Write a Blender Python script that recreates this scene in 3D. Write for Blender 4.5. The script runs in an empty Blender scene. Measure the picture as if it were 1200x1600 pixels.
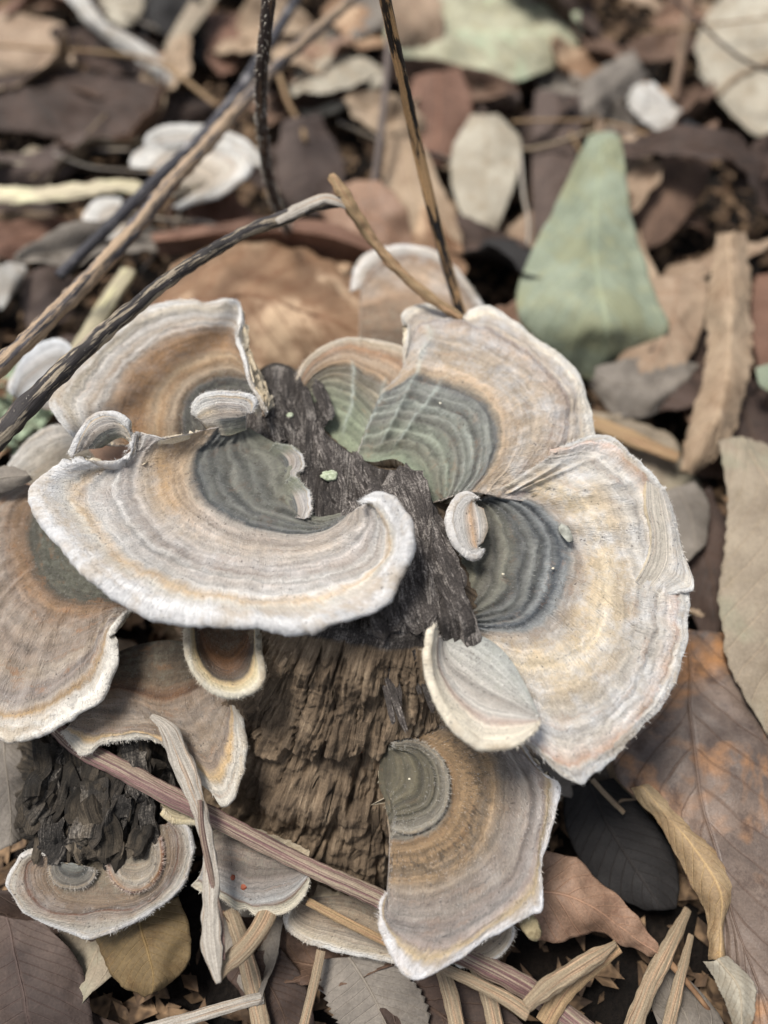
import bpy, math, random
import numpy as np
from mathutils import Vector, Matrix

rng = np.random.default_rng(7)
random.seed(7)
scene = bpy.context.scene
col = scene.collection
CM = 0.01

# ------------------------------------------------------------------ camera
PITCH = math.radians(60.0)
Z0, DIST, FPX = 6.0, 17.0, 1200.0
CAM = np.array([0.0, -DIST * math.cos(PITCH), Z0 + DIST * math.sin(PITCH)])
FWD = np.array([0.0, math.cos(PITCH), -math.sin(PITCH)])
UPV = np.array([0.0, math.sin(PITCH), math.cos(PITCH)])
cam_data = bpy.data.cameras.new("camera")
cam = bpy.data.objects.new("camera", cam_data)
col.objects.link(cam)
cam.location = Vector(CAM * CM)
cam.rotation_euler = (math.pi / 2 - PITCH, 0, 0)
cam_data.sensor_fit = 'HORIZONTAL'
cam_data.sensor_width = 36.0
cam_data.lens = 36.0
cam_data.clip_start = 0.005
cam_data.clip_end = 500.0
cam_data.dof.use_dof = True
cam_data.dof.focus_distance = 16.9 * CM
cam_data.dof.aperture_fstop = 7.2
scene.camera = cam

# ------------------------------------------------------------------ light: open shade under a bright overcast sky
world = bpy.data.worlds.new("World")
scene.world = world
world.use_nodes = True
wn = world.node_tree
bg = wn.nodes['Background']
sky = wn.nodes.new('ShaderNodeTexSky')
sky.sky_type = 'NISHITA'
sky.sun_disc = False
SUN_EL, SUN_AZ = math.radians(68), math.radians(-60)     # azimuth measured from +Y (image top) towards +X
sky.sun_elevation = SUN_EL
sky.sun_rotation = SUN_AZ
sky.air_density = 1.0
sky.dust_density = 1.5
hs = wn.nodes.new('ShaderNodeHueSaturation')
hs.inputs['Saturation'].default_value = 0.38
wn.links.new(sky.outputs[0], hs.inputs['Color'])
wn.links.new(hs.outputs[0], bg.inputs['Color'])
bg.inputs['Strength'].default_value = 0.05
sl = bpy.data.lights.new("sun", 'SUN')
sl.energy = 1.5
sl.angle = math.radians(20)
sl.color = (1.0, 0.955, 0.89)
sun = bpy.data.objects.new("sun", sl)
col.objects.link(sun)
sdir = Vector((math.sin(SUN_AZ) * math.cos(SUN_EL), math.cos(SUN_AZ) * math.cos(SUN_EL), math.sin(SUN_EL)))
sun.rotation_euler = sdir.to_track_quat('Z', 'Y').to_euler()
sun.location = sdir * 5
scene.view_settings.view_transform = 'Standard'
scene.view_settings.look = 'None'
scene.view_settings.exposure = 1.8
scene.view_settings.gamma = 1.0
scene.render.engine = 'CYCLES'
scene.cycles.use_denoising = True
scene.cycles.max_bounces = 8
scene.cycles.diffuse_bounces = 4

# ------------------------------------------------------------------ helpers
def P(px, py, z):
    """pixel of the photograph + real height above the forest floor (cm) -> world point (cm)"""
    r = FWD + (px - 600.0) / FPX * np.array([1.0, 0, 0]) - (py - 800.0) / FPX * UPV
    return CAM + r * ((z - CAM[2]) / r[2])

def PW(pts, dz=0.0):
    return np.array([P(a, b, c + dz) for a, b, c in pts])

def lin(c):
    c = np.array(c, float) / 255.0
    return tuple(np.where(c <= 0.04045, c / 12.92, ((c + 0.055) / 1.055) ** 2.4))

def soft(c, k=0.92):
    c = np.array(c, float); g = c.mean()
    return tuple(g + (c - g) * k)

_perm = np.random.default_rng(3).permutation(256)
_perm = np.concatenate([_perm, _perm, _perm])
_grad = np.random.default_rng(4).normal(size=(256, 3))
_grad /= np.linalg.norm(_grad, axis=1)[:, None]

def noise(x, y=0.0, z=0.0):
    x, y, z = np.broadcast_arrays(np.asarray(x, float), np.asarray(y, float), np.asarray(z, float))
    xi, yi, zi = np.floor(x).astype(int), np.floor(y).astype(int), np.floor(z).astype(int)
    fx, fy, fz = x - xi, y - yi, z - zi
    s = lambda t: t * t * t * (t * (t * 6 - 15) + 10)
    u, v, w = s(fx), s(fy), s(fz)
    def g(dx, dy, dz):
        h = _perm[(_perm[(_perm[(xi + dx) & 255] + yi + dy) & 255] + zi + dz) & 255]
        gr = _grad[h]
        return gr[..., 0] * (fx - dx) + gr[..., 1] * (fy - dy) + gr[..., 2] * (fz - dz)
    L = lambda a, b, t: a + t * (b - a)
    return 1.6 * L(L(L(g(0, 0, 0), g(1, 0, 0), u), L(g(0, 1, 0), g(1, 1, 0), u), v),
                   L(L(g(0, 0, 1), g(1, 0, 1), u), L(g(0, 1, 1), g(1, 1, 1), u), v), w)

def fbm(x, y=0.0, z=0.0, o=4):
    t, a = 0.0, 1.0
    x, y, z = np.asarray(x, float), np.asarray(y, float), np.asarray(z, float)
    for i in range(o):
        t = t + a * noise(x * 2 ** i + 17.3 * i, y * 2 ** i + 5.1 * i, z * 2 ** i)
        a *= 0.5
    return t

def smooth(a, b, x):
    t = np.clip((np.asarray(x, float) - a) / (b - a), 0, 1)
    return t * t * (3 - 2 * t)

def pchip(xk, yk, x):
    """shape-preserving cubic; yk (k, ...), x (n,) -> (n, ...)"""
    xk = np.asarray(xk, float); yk = np.asarray(yk, float)
    k = len(xk)
    h = np.diff(xk); sh = (slice(None),) + (None,) * (yk.ndim - 1)
    d = np.diff(yk, axis=0) / h[sh]
    m = np.zeros_like(yk)
    if k == 2:
        m[0] = m[1] = d[0]
    else:
        a, b = d[:-1], d[1:]
        w1 = (2 * h[1:] + h[:-1])[sh]; w2 = (h[1:] + 2 * h[:-1])[sh]
        with np.errstate(divide='ignore', invalid='ignore'):
            hm = (w1 + w2) / (w1 / a + w2 / b)
        m[1:-1] = np.where(a * b > 0, np.nan_to_num(hm), 0)
        m[0], m[-1] = d[0], d[-1]
    i = np.clip(np.searchsorted(xk, x, side='right') - 1, 0, k - 2)
    t = ((x - xk[i]) / h[i])[sh]; hh = h[i][sh]
    return ((2 * t**3 - 3 * t**2 + 1) * yk[i] + (t**3 - 2 * t**2 + t) * hh * m[i]
            + (-2 * t**3 + 3 * t**2) * yk[i + 1] + (t**3 - t**2) * hh * m[i + 1])

def crspline(p, n, closed=False):
    """centripetal-ish Catmull-Rom through points, resampled evenly along its length"""
    p = np.asarray(p, float)
    if closed:
        q = np.concatenate([p[-1:], p, p[:2]])
    else:
        q = np.concatenate([2 * p[:1] - p[1:2], p, 2 * p[-1:] - p[-2:-1]])
    out = []
    ts = np.linspace(0, 1, 24, endpoint=False)[:, None]
    for i in range(1, len(q) - 2):
        a, b, c, d = q[i - 1], q[i], q[i + 1], q[i + 2]
        out.append(0.5 * (2 * b + (c - a) * ts + (2 * a - 5 * b + 4 * c - d) * ts**2 + (3 * b - a - 3 * c + d) * ts**3))
    out.append(q[-2][None])
    o = np.concatenate(out)
    L = np.concatenate([[0], np.cumsum(np.linalg.norm(np.diff(o, axis=0), axis=1))])
    s = np.linspace(0, L[-1], n)
    return np.stack([np.interp(s, L, o[:, j]) for j in range(o.shape[1])], 1)

def grid_faces(nr, nc, wrap=False, off=0, flip=False):
    r = np.arange(nr - 1)[:, None]; c = np.arange(nc if wrap else nc - 1)[None]
    c2 = (c + 1) % nc
    f = np.stack([r * nc + c, r * nc + c2, (r + 1) * nc + c2, (r + 1) * nc + c], -1).reshape(-1, 4) + off
    return f[:, ::-1] if flip else f

def mesh_obj(name, v, f, mat=None, parent=None, attrs=None, smooth_shade=True, tris=False):
    """v in cm; f (n,4) or (n,3)"""
    me = bpy.data.meshes.new(name)
    v = np.asarray(v, float) * CM
    f = np.asarray(f, np.int32)
    me.vertices.add(len(v)); me.vertices.foreach_set('co', v.astype(np.float32).ravel())
    k = f.shape[1]
    me.loops.add(f.size); me.loops.foreach_set('vertex_index', f.ravel())
    me.polygons.add(len(f)); me.polygons.foreach_set('loop_start', np.arange(0, f.size, k, dtype=np.int32))
    me.polygons.foreach_set('use_smooth', np.full(len(f), smooth_shade))
    me.update(calc_edges=True)
    if attrs:
        for an, av in attrs.items():
            a = me.attributes.new(an, 'FLOAT', 'POINT')
            a.data.foreach_set('value', np.asarray(av, np.float32).ravel())
    if mat: me.materials.append(mat)
    o = bpy.data.objects.new(name, me)
    col.objects.link(o)
    if parent:
        o.parent = parent
        o.matrix_parent_inverse = Matrix.Translation(-parent.matrix_basis.translation) if parent.parent is None and parent.type == 'EMPTY' else Matrix()
    return o

def tag(o, label, cat, group=None, kind=None):
    o['label'] = label
    if cat: o['category'] = cat
    if group: o['group'] = group
    if kind: o['kind'] = kind
    return o

def thing(name, at, label, cat, group=None):
    o = bpy.data.objects.new(name, None)
    o.empty_display_size = 0.005
    o.location = Vector(np.asarray(at, float) * CM)
    col.objects.link(o)
    return tag(o, label, cat, group)

def vnormals(G):
    """normals of a (r,c,3) grid"""
    du = np.gradient(G, axis=1); dv = np.gradient(G, axis=0)
    n = np.cross(du, dv)
    return n / (np.linalg.norm(n, axis=-1, keepdims=True) + 1e-12)

# ------------------------------------------------------------------ node materials
class NB:
    def __init__(s, name):
        s.m = bpy.data.materials.new(name); s.m.use_nodes = True
        s.t = s.m.node_tree; s.b = s.t.nodes['Principled BSDF']
        s.b.inputs['Specular IOR Level'].default_value = 0.25
    def n(s, typ, **kw):
        x = s.t.nodes.new(typ)
        for k, v in kw.items(): setattr(x, k, v)
        return x
    def put(s, sock, v):
        if hasattr(v, 'is_linked'): s.t.links.new(v, sock)
        else: sock.default_value = v
    def attr(s, name):
        x = s.n('ShaderNodeAttribute'); x.attribute_name = name; return x.outputs['Fac']
    def obj(s): return s.n('ShaderNodeTexCoord').outputs['Object']
    def geo(s):
        return s.n('ShaderNodeNewGeometry').outputs['Position']
    def math(s, op, a, b=0.0, c=0.0, clamp=False):
        x = s.n('ShaderNodeMath', operation=op, use_clamp=clamp)
        for i, v in enumerate((a, b, c)): s.put(x.inputs[i], v)
        return x.outputs[0]
    def xyz(s, a, b, c=0.0):
        x = s.n('ShaderNodeCombineXYZ')
        for i, v in enumerate((a, b, c)): s.put(x.inputs[i], v)
        return x.outputs[0]
    def scale(s, vec, sc):
        x = s.n('ShaderNodeVectorMath', operation='MULTIPLY'); s.put(x.inputs[0], vec)
        s.put(x.inputs[1], sc if hasattr(sc, '__len__') else (sc, sc, sc)); return x.outputs[0]
    def noise(s, vec, sc=1.0, det=3.0, rough=0.55, dist=0.0):
        x = s.n('ShaderNodeTexNoise'); s.put(x.inputs['Vector'], vec)
        x.inputs['Scale'].default_value = sc; x.inputs['Detail'].default_value = det
        x.inputs['Roughness'].default_value = rough; x.inputs['Distortion'].default_value = dist
        return x.outputs['Fac']
    def ramp(s, fac, stops, interp='LINEAR'):
        x = s.n('ShaderNodeValToRGB'); x.color_ramp.interpolation = interp
        e = x.color_ramp.elements
        stops = sorted(stops, key=lambda q: q[0])
        for i, (p, c) in enumerate(stops):
            el = e[i] if i < 2 else e.new(p)
            el.position = p; el.color = (*c, 1.0)
        s.put(x.inputs[0], fac); return x.outputs[0]
    def rng(s, v, a, b, c, d, clamp=True):
        x = s.n('ShaderNodeMapRange', clamp=clamp)
        for i, q in enumerate((v, a, b, c, d)): s.put(x.inputs[i], q)
        return x.outputs[0]
    def mix(s, fac, a, b, blend='MIX'):
        x = s.n('ShaderNodeMix', data_type='RGBA', blend_type=blend)
        s.put(x.inputs[0], fac)
        s.put(x.inputs[6], (*a, 1.0) if isinstance(a, tuple) else a)
        s.put(x.inputs[7], (*b, 1.0) if isinstance(b, tuple) else b)
        return x.outputs[2]
    def gray(s, v):
        x = s.n('ShaderNodeCombineColor')
        for i in range(3): s.put(x.inputs[i], v)
        return x.outputs[0]
    def bump(s, h, strength=0.5, dist=0.0005):
        x = s.n('ShaderNodeBump'); s.put(x.inputs['Height'], h)
        x.inputs['Strength'].default_value = strength; x.inputs['Distance'].default_value = dist
        s.t.links.new(x.outputs[0], s.b.inputs['Normal'])
    def done(s, color, rough=0.85, sheen=0.0):
        s.put(s.b.inputs['Base Color'], color); s.put(s.b.inputs['Roughness'], rough)
        if sheen:
            s.b.inputs['Sheen Weight'].default_value = sheen
            s.b.inputs['Sheen Roughness'].default_value = 0.6
        return s.m

def cap_material(name, stops, rings=0.62, fibre=0.5, patch=(202, 202, 200), patch_amt=0.35, nring=34.0, stain=0.25, seed=0.0, hair=0.0, stops2=None, tmix=None, algae=0.3, smudge=0.0):
    b = NB(name)
    z, a = b.attr('zone'), b.attr('arc')
    pos = b.scale(b.geo(), 100.0)                              # cm
    wob = b.noise(pos, 0.9, 3, 0.6)
    wob2 = b.noise(pos, 4.0, 4, 0.65)
    rad = b.noise(b.xyz(b.math('MULTIPLY', a, 7.0), b.math('MULTIPLY', z, 3.0), seed), 1.0, 3, 0.6)
    zz = b.math('ADD', z, b.math('MULTIPLY', b.math('SUBTRACT', wob, 0.5), 0.07))
    zz = b.math('ADD', zz, b.math('MULTIPLY', b.math('SUBTRACT', wob2, 0.5), 0.045))
    zz = b.math('ADD', zz, b.math('MULTIPLY', b.math('SUBTRACT', rad, 0.5), 0.035))
    c = b.ramp(zz, [(p, lin(soft(q))) for p, q in stops])
    if stops2:
        c2 = b.ramp(zz, [(p, lin(soft(q))) for p, q in stops2])
        tt = b.math('ADD', b.attr('tt'), b.math('MULTIPLY', b.math('SUBTRACT', wob, 0.5), 0.25))
        c = b.mix(b.ramp(tt, [(p, (w, w, w)) for p, w in tmix]), c, c2)
    # pigment follows the ridges
    rd = b.attr('ridge')
    c = b.mix(1.0, c, b.gray(b.rng(rd, -1.2, 1.2, 0.66, 1.30)), 'MULTIPLY')
    # weathered pale patches on the outer cap
    pt = b.noise(pos, 1.5, 6, 0.7)
    pm = b.math('MULTIPLY', b.math('MULTIPLY', b.rng(pt, 0.44, 0.64, 0, 1), b.rng(zz, 0.42, 0.52, 0.0, 1)), patch_amt)
    c = b.mix(pm, c, lin(patch))
    # concentric fine rings
    rg = b.noise(b.xyz(b.math('MULTIPLY', zz, nring), b.math('MULTIPLY', a, 0.25), seed), 1.0, 4, 0.65)
    c = b.mix(1.0, c, b.gray(b.rng(rg, 0.34, 0.66, 1.0 - 0.42 * rings, 1.0 + 0.30 * rings)), 'MULTIPLY')
    # radial streaks of felted hair
    fb = b.noise(b.xyz(b.math('MULTIPLY', a, 24.0), b.math('MULTIPLY', z, 22.0), seed), 1.0, 3, 0.65)
    c = b.mix(1.0, c, b.gray(b.rng(fb, 0.25, 0.75, 1.0 - 0.34 * fibre, 1.0 + 0.30 * fibre)), 'MULTIPLY')
    # mottling
    mo = b.noise(pos, 3.2, 5, 0.72)
    c = b.mix(1.0, c, b.gray(b.rng(mo, 0.28, 0.72, 0.82, 1.18)), 'MULTIPLY')
    al = b.noise(pos, 5.5, 5, 0.75)
    inz = b.rng(zz, 0.30, 0.42, 1, 0)
    c = b.mix(b.math('MULTIPLY', b.math('MULTIPLY', b.rng(al, 0.46, 0.66, 0, 1), inz), algae), c, lin((152, 154, 136)))
    c = b.mix(b.math('MULTIPLY', b.math('MULTIPLY', b.rng(al, 0.46, 0.30, 0, 1), inz), 0.5), c, lin((74, 70, 58)))
    # pale hair crests
    c = b.mix(b.math('MULTIPLY', b.math('MULTIPLY', b.attr('crest'), 0.5), b.rng(mo, 0.35, 0.6, 0.2, 1.0)), c, lin((196, 204, 194)))
    # warm stain along some rings
    st = b.noise(b.xyz(b.math('MULTIPLY', zz, 15.0), b.math('MULTIPLY', a, 0.6), seed + 9.0), 1.0, 5, 0.75)
    c = b.mix(b.math('MULTIPLY', b.rng(st, 0.56, 0.68, 0, 1), stain), c, lin((158, 112, 72)))
    # margin: cream and bruised stretches among the white
    mg = b.noise(b.xyz(b.math('MULTIPLY', a, 0.9), b.math('MULTIPLY', z, 9.0), seed + 4.0), 1.0, 5, 0.7)
    c = b.mix(b.math('MULTIPLY', b.math('MULTIPLY', b.rng(zz, 0.90, 0.96, 0, 1), b.rng(mg, 0.48, 0.62, 0, 1)), 0.6), c, lin((176, 156, 128)))
    if smudge:
        sm = b.noise(b.xyz(b.math('MULTIPLY', a, 5.0), b.math('MULTIPLY', z, 14.0), seed + 2.0), 1.0, 5, 0.75)
        wn2 = b.math('MULTIPLY', b.rng(z, 0.33, 0.42, 0, 1), b.rng(z, 0.50, 0.60, 1, 0))
        c = b.mix(b.math('MULTIPLY', b.math('MULTIPLY', b.rng(sm, 0.48, 0.60, 0, 1), wn2), smudge), c, lin((74, 62, 48)))
    # dark specks of dirt
    sp = b.noise(pos, 12.0, 3, 0.6)
    sp2 = b.noise(pos, 1.7, 2, 0.5)
    c = b.mix(b.math('MULTIPLY', b.rng(sp, 0.62, 0.69, 0, 0.75), b.rng(sp2, 0.4, 0.6, 0, 1)), c, lin((66, 56, 48)))
    if hair > 0: c = b.mix(hair, c, lin((232, 230, 226)))
    if hair == 0:
        fine = b.noise(pos, 30.0, 4, 0.75)
        h = b.math('ADD', b.math('MULTIPLY', fb, 0.8), b.math('MULTIPLY', fine, 0.8))
        h = b.math('ADD', h, b.math('ADD', b.math('MULTIPLY', rg, 0.9), b.math('MULTIPLY', mo, 0.8)))
        b.bump(h, 0.9, 0.0009)
    return b.done(c, 0.92, 0.0 if hair else 0.10)

def pore_material():
    b = NB('pore_surface')
    pos = b.scale(b.geo(), 100.0)
    n1 = b.noise(pos, 1.5, 4, 0.6)
    n2 = b.noise(pos, 30.0, 2, 0.5)
    c = b.ramp(n1, [(0.3, lin((172, 156, 130))), (0.7, lin((206, 196, 176)))])
    c = b.mix(1.0, c, b.gray(b.rng(n2, 0.3, 0.7, 0.8, 1.1)), 'MULTIPLY')
    b.bump(n2, 0.6, 0.0003)
    return b.done(c, 0.9)
PORE = pore_material()

# ------------------------------------------------------------------ bracket fungi
def curve_surface(contours, NT, NV):
    vs = [c[0] for c in contours]
    C = np.stack([crspline(PW(c[1]), NT) for c in contours])
    v = np.linspace(0, 1, NV)
    return pchip(vs, C, v), v

def steady(N):
    if N[..., 2].mean() < 0: N = -N
    m = N.reshape(-1, 3).mean(0); m /= np.linalg.norm(m)
    d = (N * m).sum(-1, keepdims=True)
    w = smooth(0.35, 0.0, d)
    N = N * (1 - w) + m * w
    return N / (np.linalg.norm(N, axis=-1, keepdims=True) + 1e-9)

def build_cap(parent, names, contours, mat, hair_mat, res=22.0, ripple=0.022, ruffle=0.06, lobing=0.05,
              th=(0.45, 0.16), roll=0.0, rings=16.0, density=200, seed=1, hair_len=0.075, steps=(), eye=None, crests=(), wrinkle=0.0):
    G0, _ = curve_surface(contours, 40, 30)
    W = np.linalg.norm(np.diff(G0[-1], axis=0), axis=1).sum()
    H = np.linalg.norm(np.diff(G0, axis=0), axis=2).sum(0).mean()
    NT = int(np.clip(W * res, 24, 420)); NV = int(np.clip(H * res * 1.2, 18, 200))
    G, v = curve_surface(contours, NT, NV)
    t = np.linspace(0, 1, NT)
    V = v[:, None] * np.ones((1, NT)); T = np.ones((NV, 1)) * t[None]
    A = T * W                                         # arc coordinate in cm at the rim
    N = vnormals(G)
    N = steady(N)
    rad = np.gradient(G, axis=0); rad /= np.linalg.norm(rad, axis=-1, keepdims=True) + 1e-9
    s = seed * 13.7
    # uneven lobed margin
    lb = lobing * (noise(A * 0.7 + s, V * 0.0, s) + 0.5 * noise(A * 2.1, s, 2.0) + 0.3 * noise(A * 6, s, 3.0)) * smooth(0.55, 1, V)
    G = G + rad * lb[..., None]
    # concentric ridges, radial ruffles, small unevenness
    vw = V + 0.035 * fbm(G[..., 0] * 0.6, G[..., 1] * 0.6, s, 3)
    rdg = noise(vw * rings, A * 0.12, s) + 0.55 * noise(vw * rings * 2.3, A * 0.2, s + 4)
    h = ripple * rdg
    if eye:                                           # crowded ridges round the attachment
        v0, v1, ne, amp = eye
        ph = (vw - v0) / (v1 - v0) * ne + 0.12 * noise(A * 1.3, s, 1.0)
        w_ = smooth(v0 - 0.02, v0 + 0.03, V) * smooth(v1 + 0.04, v1 - 0.02, V)
        sw_ = (ph % 1.0); saw_ = np.where(sw_ < 0.72, sw_ / 0.72, (1 - sw_) / 0.28) * 2 - 1
        h = h + amp * w_ * saw_
        rdg = rdg * (1 - w_) + w_ * saw_ * 1.25
    h = h + wrinkle * smooth(0.3, 0.6, V) * smooth(1.02, 0.85, V) * (1 - 2.2 * np.abs(noise(A * 1.3 + 0.6 * noise(V * 4, A * 0.5, s), V * 1.5, s + 8)))
    crest = np.zeros_like(V)
    for (t0, tw_, amp, va, vb) in crests:
        k_ = np.exp(-((T - t0 - (0.02 * noise(V * 5, t0 * 50, s) + 0.008 * noise(V * 17, t0 * 50, s))) / tw_) ** 2) * smooth(va - 0.02, va + 0.08, V) * smooth(vb + 0.05, vb - 0.1, V)
        h = h + amp * k_; crest = np.maximum(crest, np.exp(-((T - t0 - (0.02 * noise(V * 5, t0 * 50, s) + 0.008 * noise(V * 17, t0 * 50, s))) / (tw_ * 0.33)) ** 2) * smooth(va - 0.02, va + 0.08, V) * smooth(vb + 0.05, vb - 0.1, V))
    h = h + ruffle * smooth(0.25, 1, V) * (noise(A * 0.55, V * 1.2, s + 2) + 0.45 * noise(A * 1.4, V * 2.0, s + 6))
    h = h + 0.012 * fbm(G[..., 0] * 4, G[..., 1] * 4, G[..., 2] * 4 + s, 3)
    for (v0, wdt, amp) in steps:                      # growth steps: terraces in the cap
        e = v0 + 0.02 * noise(A * 0.8, s, v0 * 10) + 0.012 * noise(A * 3.0, s, v0 * 7)
        h = h - amp * np.exp(-((V - e) / wdt) ** 2) + amp * 0.7 * np.exp(-((V - e - 1.6 * wdt) / (1.3 * wdt)) ** 2)
    if roll: h = h + roll * np.exp(-((V - 0.95) / 0.045) ** 2) * (0.6 + 0.6 * noise(A * 0.5, s, 9.0))
    G = G + N * h[..., None]
    N = vnormals(G)
    N = steady(N)
    # rounded rim
    thr = th[1] * ((1 + 0.3 * noise(A[-1] * 1.2, s, 5.0)) * (0.22 + 0.78 * smooth(0, 0.045, t) * smooth(1, 0.955, t)))[:, None]
    K = 6
    rim = []
    for k in range(1, K + 1):
        a = math.pi * k / K
        rim.append(G[-1] + rad[-1] * thr * 0.5 * math.sin(a) - N[-1] * thr * 0.5 * (1 - math.cos(a)))
    top = np.concatenate([G, np.array(rim)])
    zone = np.concatenate([V, np.array([[1.0 + 0.004 * k] * NT for k in range(1, K + 1)])])
    arc = np.concatenate([A, np.repeat(A[-1:], K, 0)])
    F = grid_faces(NV + K, NT)
    flip = (vnormals(G)[..., 2].mean() < 0)
    F = F[:, ::-1] if not flip else F
    ii = np.unique(np.linspace(0, NV - 1, max(6, NV // 3)).astype(int))
    thk = (th[1] + (th[0] - th[1]) * (1 - V[ii]) ** 1.6)[..., None] * np.ones((1, NT, 1))
    thk = thk * (0.12 + 0.88 * smooth(0, 0.05, t) * smooth(1, 0.95, t))[None, :, None]
    thk[-1] = thr
    U = G[ii] - N[ii] * thk
    U[-1] = top[-1]
    nu = len(ii)
    # the two free side edges belong to the felted cap
    cv = [top.reshape(-1, 3)]; cf = [F]; cz = [zone.ravel()]; ca = [arc.ravel()]; off = top.shape[0] * NT
    tanv = np.gradient(G, axis=1); tanv /= np.linalg.norm(tanv, axis=-1, keepdims=True) + 1e-9
    for cidx, sg in ((0, -1), (NT - 1, 1)):
        g0, u0 = G[ii][:, cidx], U[:, cidx]
        md = (g0 + u0) / 2 + sg * tanv[ii][:, cidx] * np.minimum(thk[:, cidx], 0.2) * 0.5
        strip = np.stack([g0, (g0 * 2 + md * 3) / 5 + sg * tanv[ii][:, cidx] * 0.02, md, u0], 1)
        cv.append(strip.reshape(-1, 3)); cf.append(grid_faces(nu, 4, off=off)); off += nu * 4
        cz.append(np.repeat(0.5 + 0.5 * V[ii][:, cidx], 4)); ca.append(np.repeat(A[ii][:, cidx] + V[ii][:, cidx], 4))
    cz, ca = np.concatenate(cz), np.concatenate(ca)
    pad = len(cz) - top.shape[0] * NT
    rdg_ = np.concatenate([np.concatenate([rdg, np.zeros((K, NT))]).ravel(), np.zeros(pad)])
    crs_ = np.concatenate([np.concatenate([crest, np.zeros((K, NT))]).ravel(), np.zeros(pad)])
    tt_ = np.concatenate([np.concatenate([T, np.repeat(T[-1:], K, 0)]).ravel(), np.repeat([0.0, 1.0], pad // 2)])
    cap = mesh_obj(names[0], np.concatenate(cv), np.concatenate(cf), mat, parent, {'zone': cz, 'arc': ca, 'ridge': rdg_, 'crest': crs_, 'tt': tt_})
    # pore surface below
    verts = [U.reshape(-1, 3)]; faces = [grid_faces(nu, NT)]
    if flip: faces[0] = faces[0][:, ::-1]
    off = nu * NT
    strip = np.stack([G[0], U[0]], 0)
    verts.append(strip.reshape(-1, 3)); faces.append(grid_faces(2, NT, off=off))
    mesh_obj('pore_surface', np.concatenate(verts), np.concatenate(faces), PORE, parent if names[0] == 'cap' else cap)
    # felted hair, real strands
    if density > 0:
        area = W * H * 0.7
        n = int(min(area * density, 42000)); nr = int(W * 260)
        vi = np.sqrt(rng.uniform(0.004, 1, n)); ti = rng.uniform(0, 1, n)
        ne_ = min(int(H * 120), n // 3); ti[:ne_] = np.abs(rng.normal(0, 0.004, ne_)); ti[ne_:2 * ne_] = 1 - np.abs(rng.normal(0, 0.004, ne_)); ti = np.clip(ti, 0, 1)
        vi = np.concatenate([vi, 1.0 - np.abs(rng.normal(0, 0.02, nr))]); ti = np.concatenate([ti, rng.uniform(0, 1, nr)])
        isr = np.concatenate([np.zeros(n), np.ones(nr)])
        a0 = np.clip((vi * (NV - 1)).astype(int), 0, NV - 1); b0 = np.clip((ti * (NT - 1)).astype(int), 0, NT - 1)
        root = G[a0, b0] + rng.normal(0, 0.015, (len(vi), 3)); root -= N[a0, b0] * 0.008
        rr = np.concatenate([np.zeros(n), rng.uniform(0, 1, nr)])[:, None]
        root = root + rad[a0, b0] * (thr[b0] * 0.45 * np.sin(rr * math.pi)) - N[a0, b0] * thr[b0] * 0.5 * (1 - np.cos(rr * math.pi * 0.9)) * isr[:, None]
        d = N[a0, b0] * (0.55 - 0.5 * isr[:, None]) + rad[a0, b0] * (0.75 + 0.4 * isr[:, None]) + rng.normal(0, 0.35, (len(vi), 3))
        d /= np.linalg.norm(d, axis=1, keepdims=True)
        ln = hair_len * rng.uniform(0.4, 1.2, len(vi))[:, None] * (1 + 0.25 * isr[:, None])
        side = np.cross(d, rng.normal(size=(len(vi), 3))); side /= np.linalg.norm(side, axis=1, keepdims=True) + 1e-9
        w = 0.0046
        hv = np.stack([root - side * w, root + side * w, root + d * ln], 1).reshape(-1, 3)
        hf = np.arange(len(hv)).reshape(-1, 3)
        hz = np.repeat(V[a0, b0], 3); ha = np.repeat(A[a0, b0], 3)
        fz = mesh_obj('fuzz', hv, hf, hair_mat, parent if names[0] == 'cap' else cap, {'zone': hz, 'arc': ha, 'tt': np.repeat(T[a0, b0], 3), 'ridge': np.repeat(rdg[a0, b0], 3), 'crest': np.repeat(crest[a0, b0], 3)}, smooth_shade=False)
        fz['kind'] = 'stuff'
    return cap

_mats = {}
def fungus(label, contours, stops, lobes=(), matkw=None, **kw):
    matkw = dict(matkw or {}); matkw.setdefault('seed', kw.get('seed', 1) * 3.1)
    m = cap_material('fungus_cap', stops, **matkw)
    hm = cap_material('fungus_hair', stops, hair=0.30, **matkw)
    base = PW(contours[0][1]).mean(0)
    e = thing('bracket_fungus', base, label, 'fungus', 'bracket fungi on the rotten stump')
    build_cap(e, ('cap',), contours, m, hm, **kw)
    for (lc, lkw) in lobes:
        lkw = dict(lkw)
        st = lkw.pop('stops', None)
        if st:
            mk = lkw.pop('matkw', matkw)
            lm, lh = cap_material('fungus_lobe', st, **mk), cap_material('fungus_hair', st, hair=0.30, **mk)
        else: lm, lh = m, hm
        build_cap(e, ('lobe',), lc, lm, lh, **lkw)
    return e

def z_(pts, z):
    return [(a, b, z) for a, b in pts]

WHT, CRM, BGE = (226, 222, 214), (214, 202, 180), (196, 180, 160)
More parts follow.
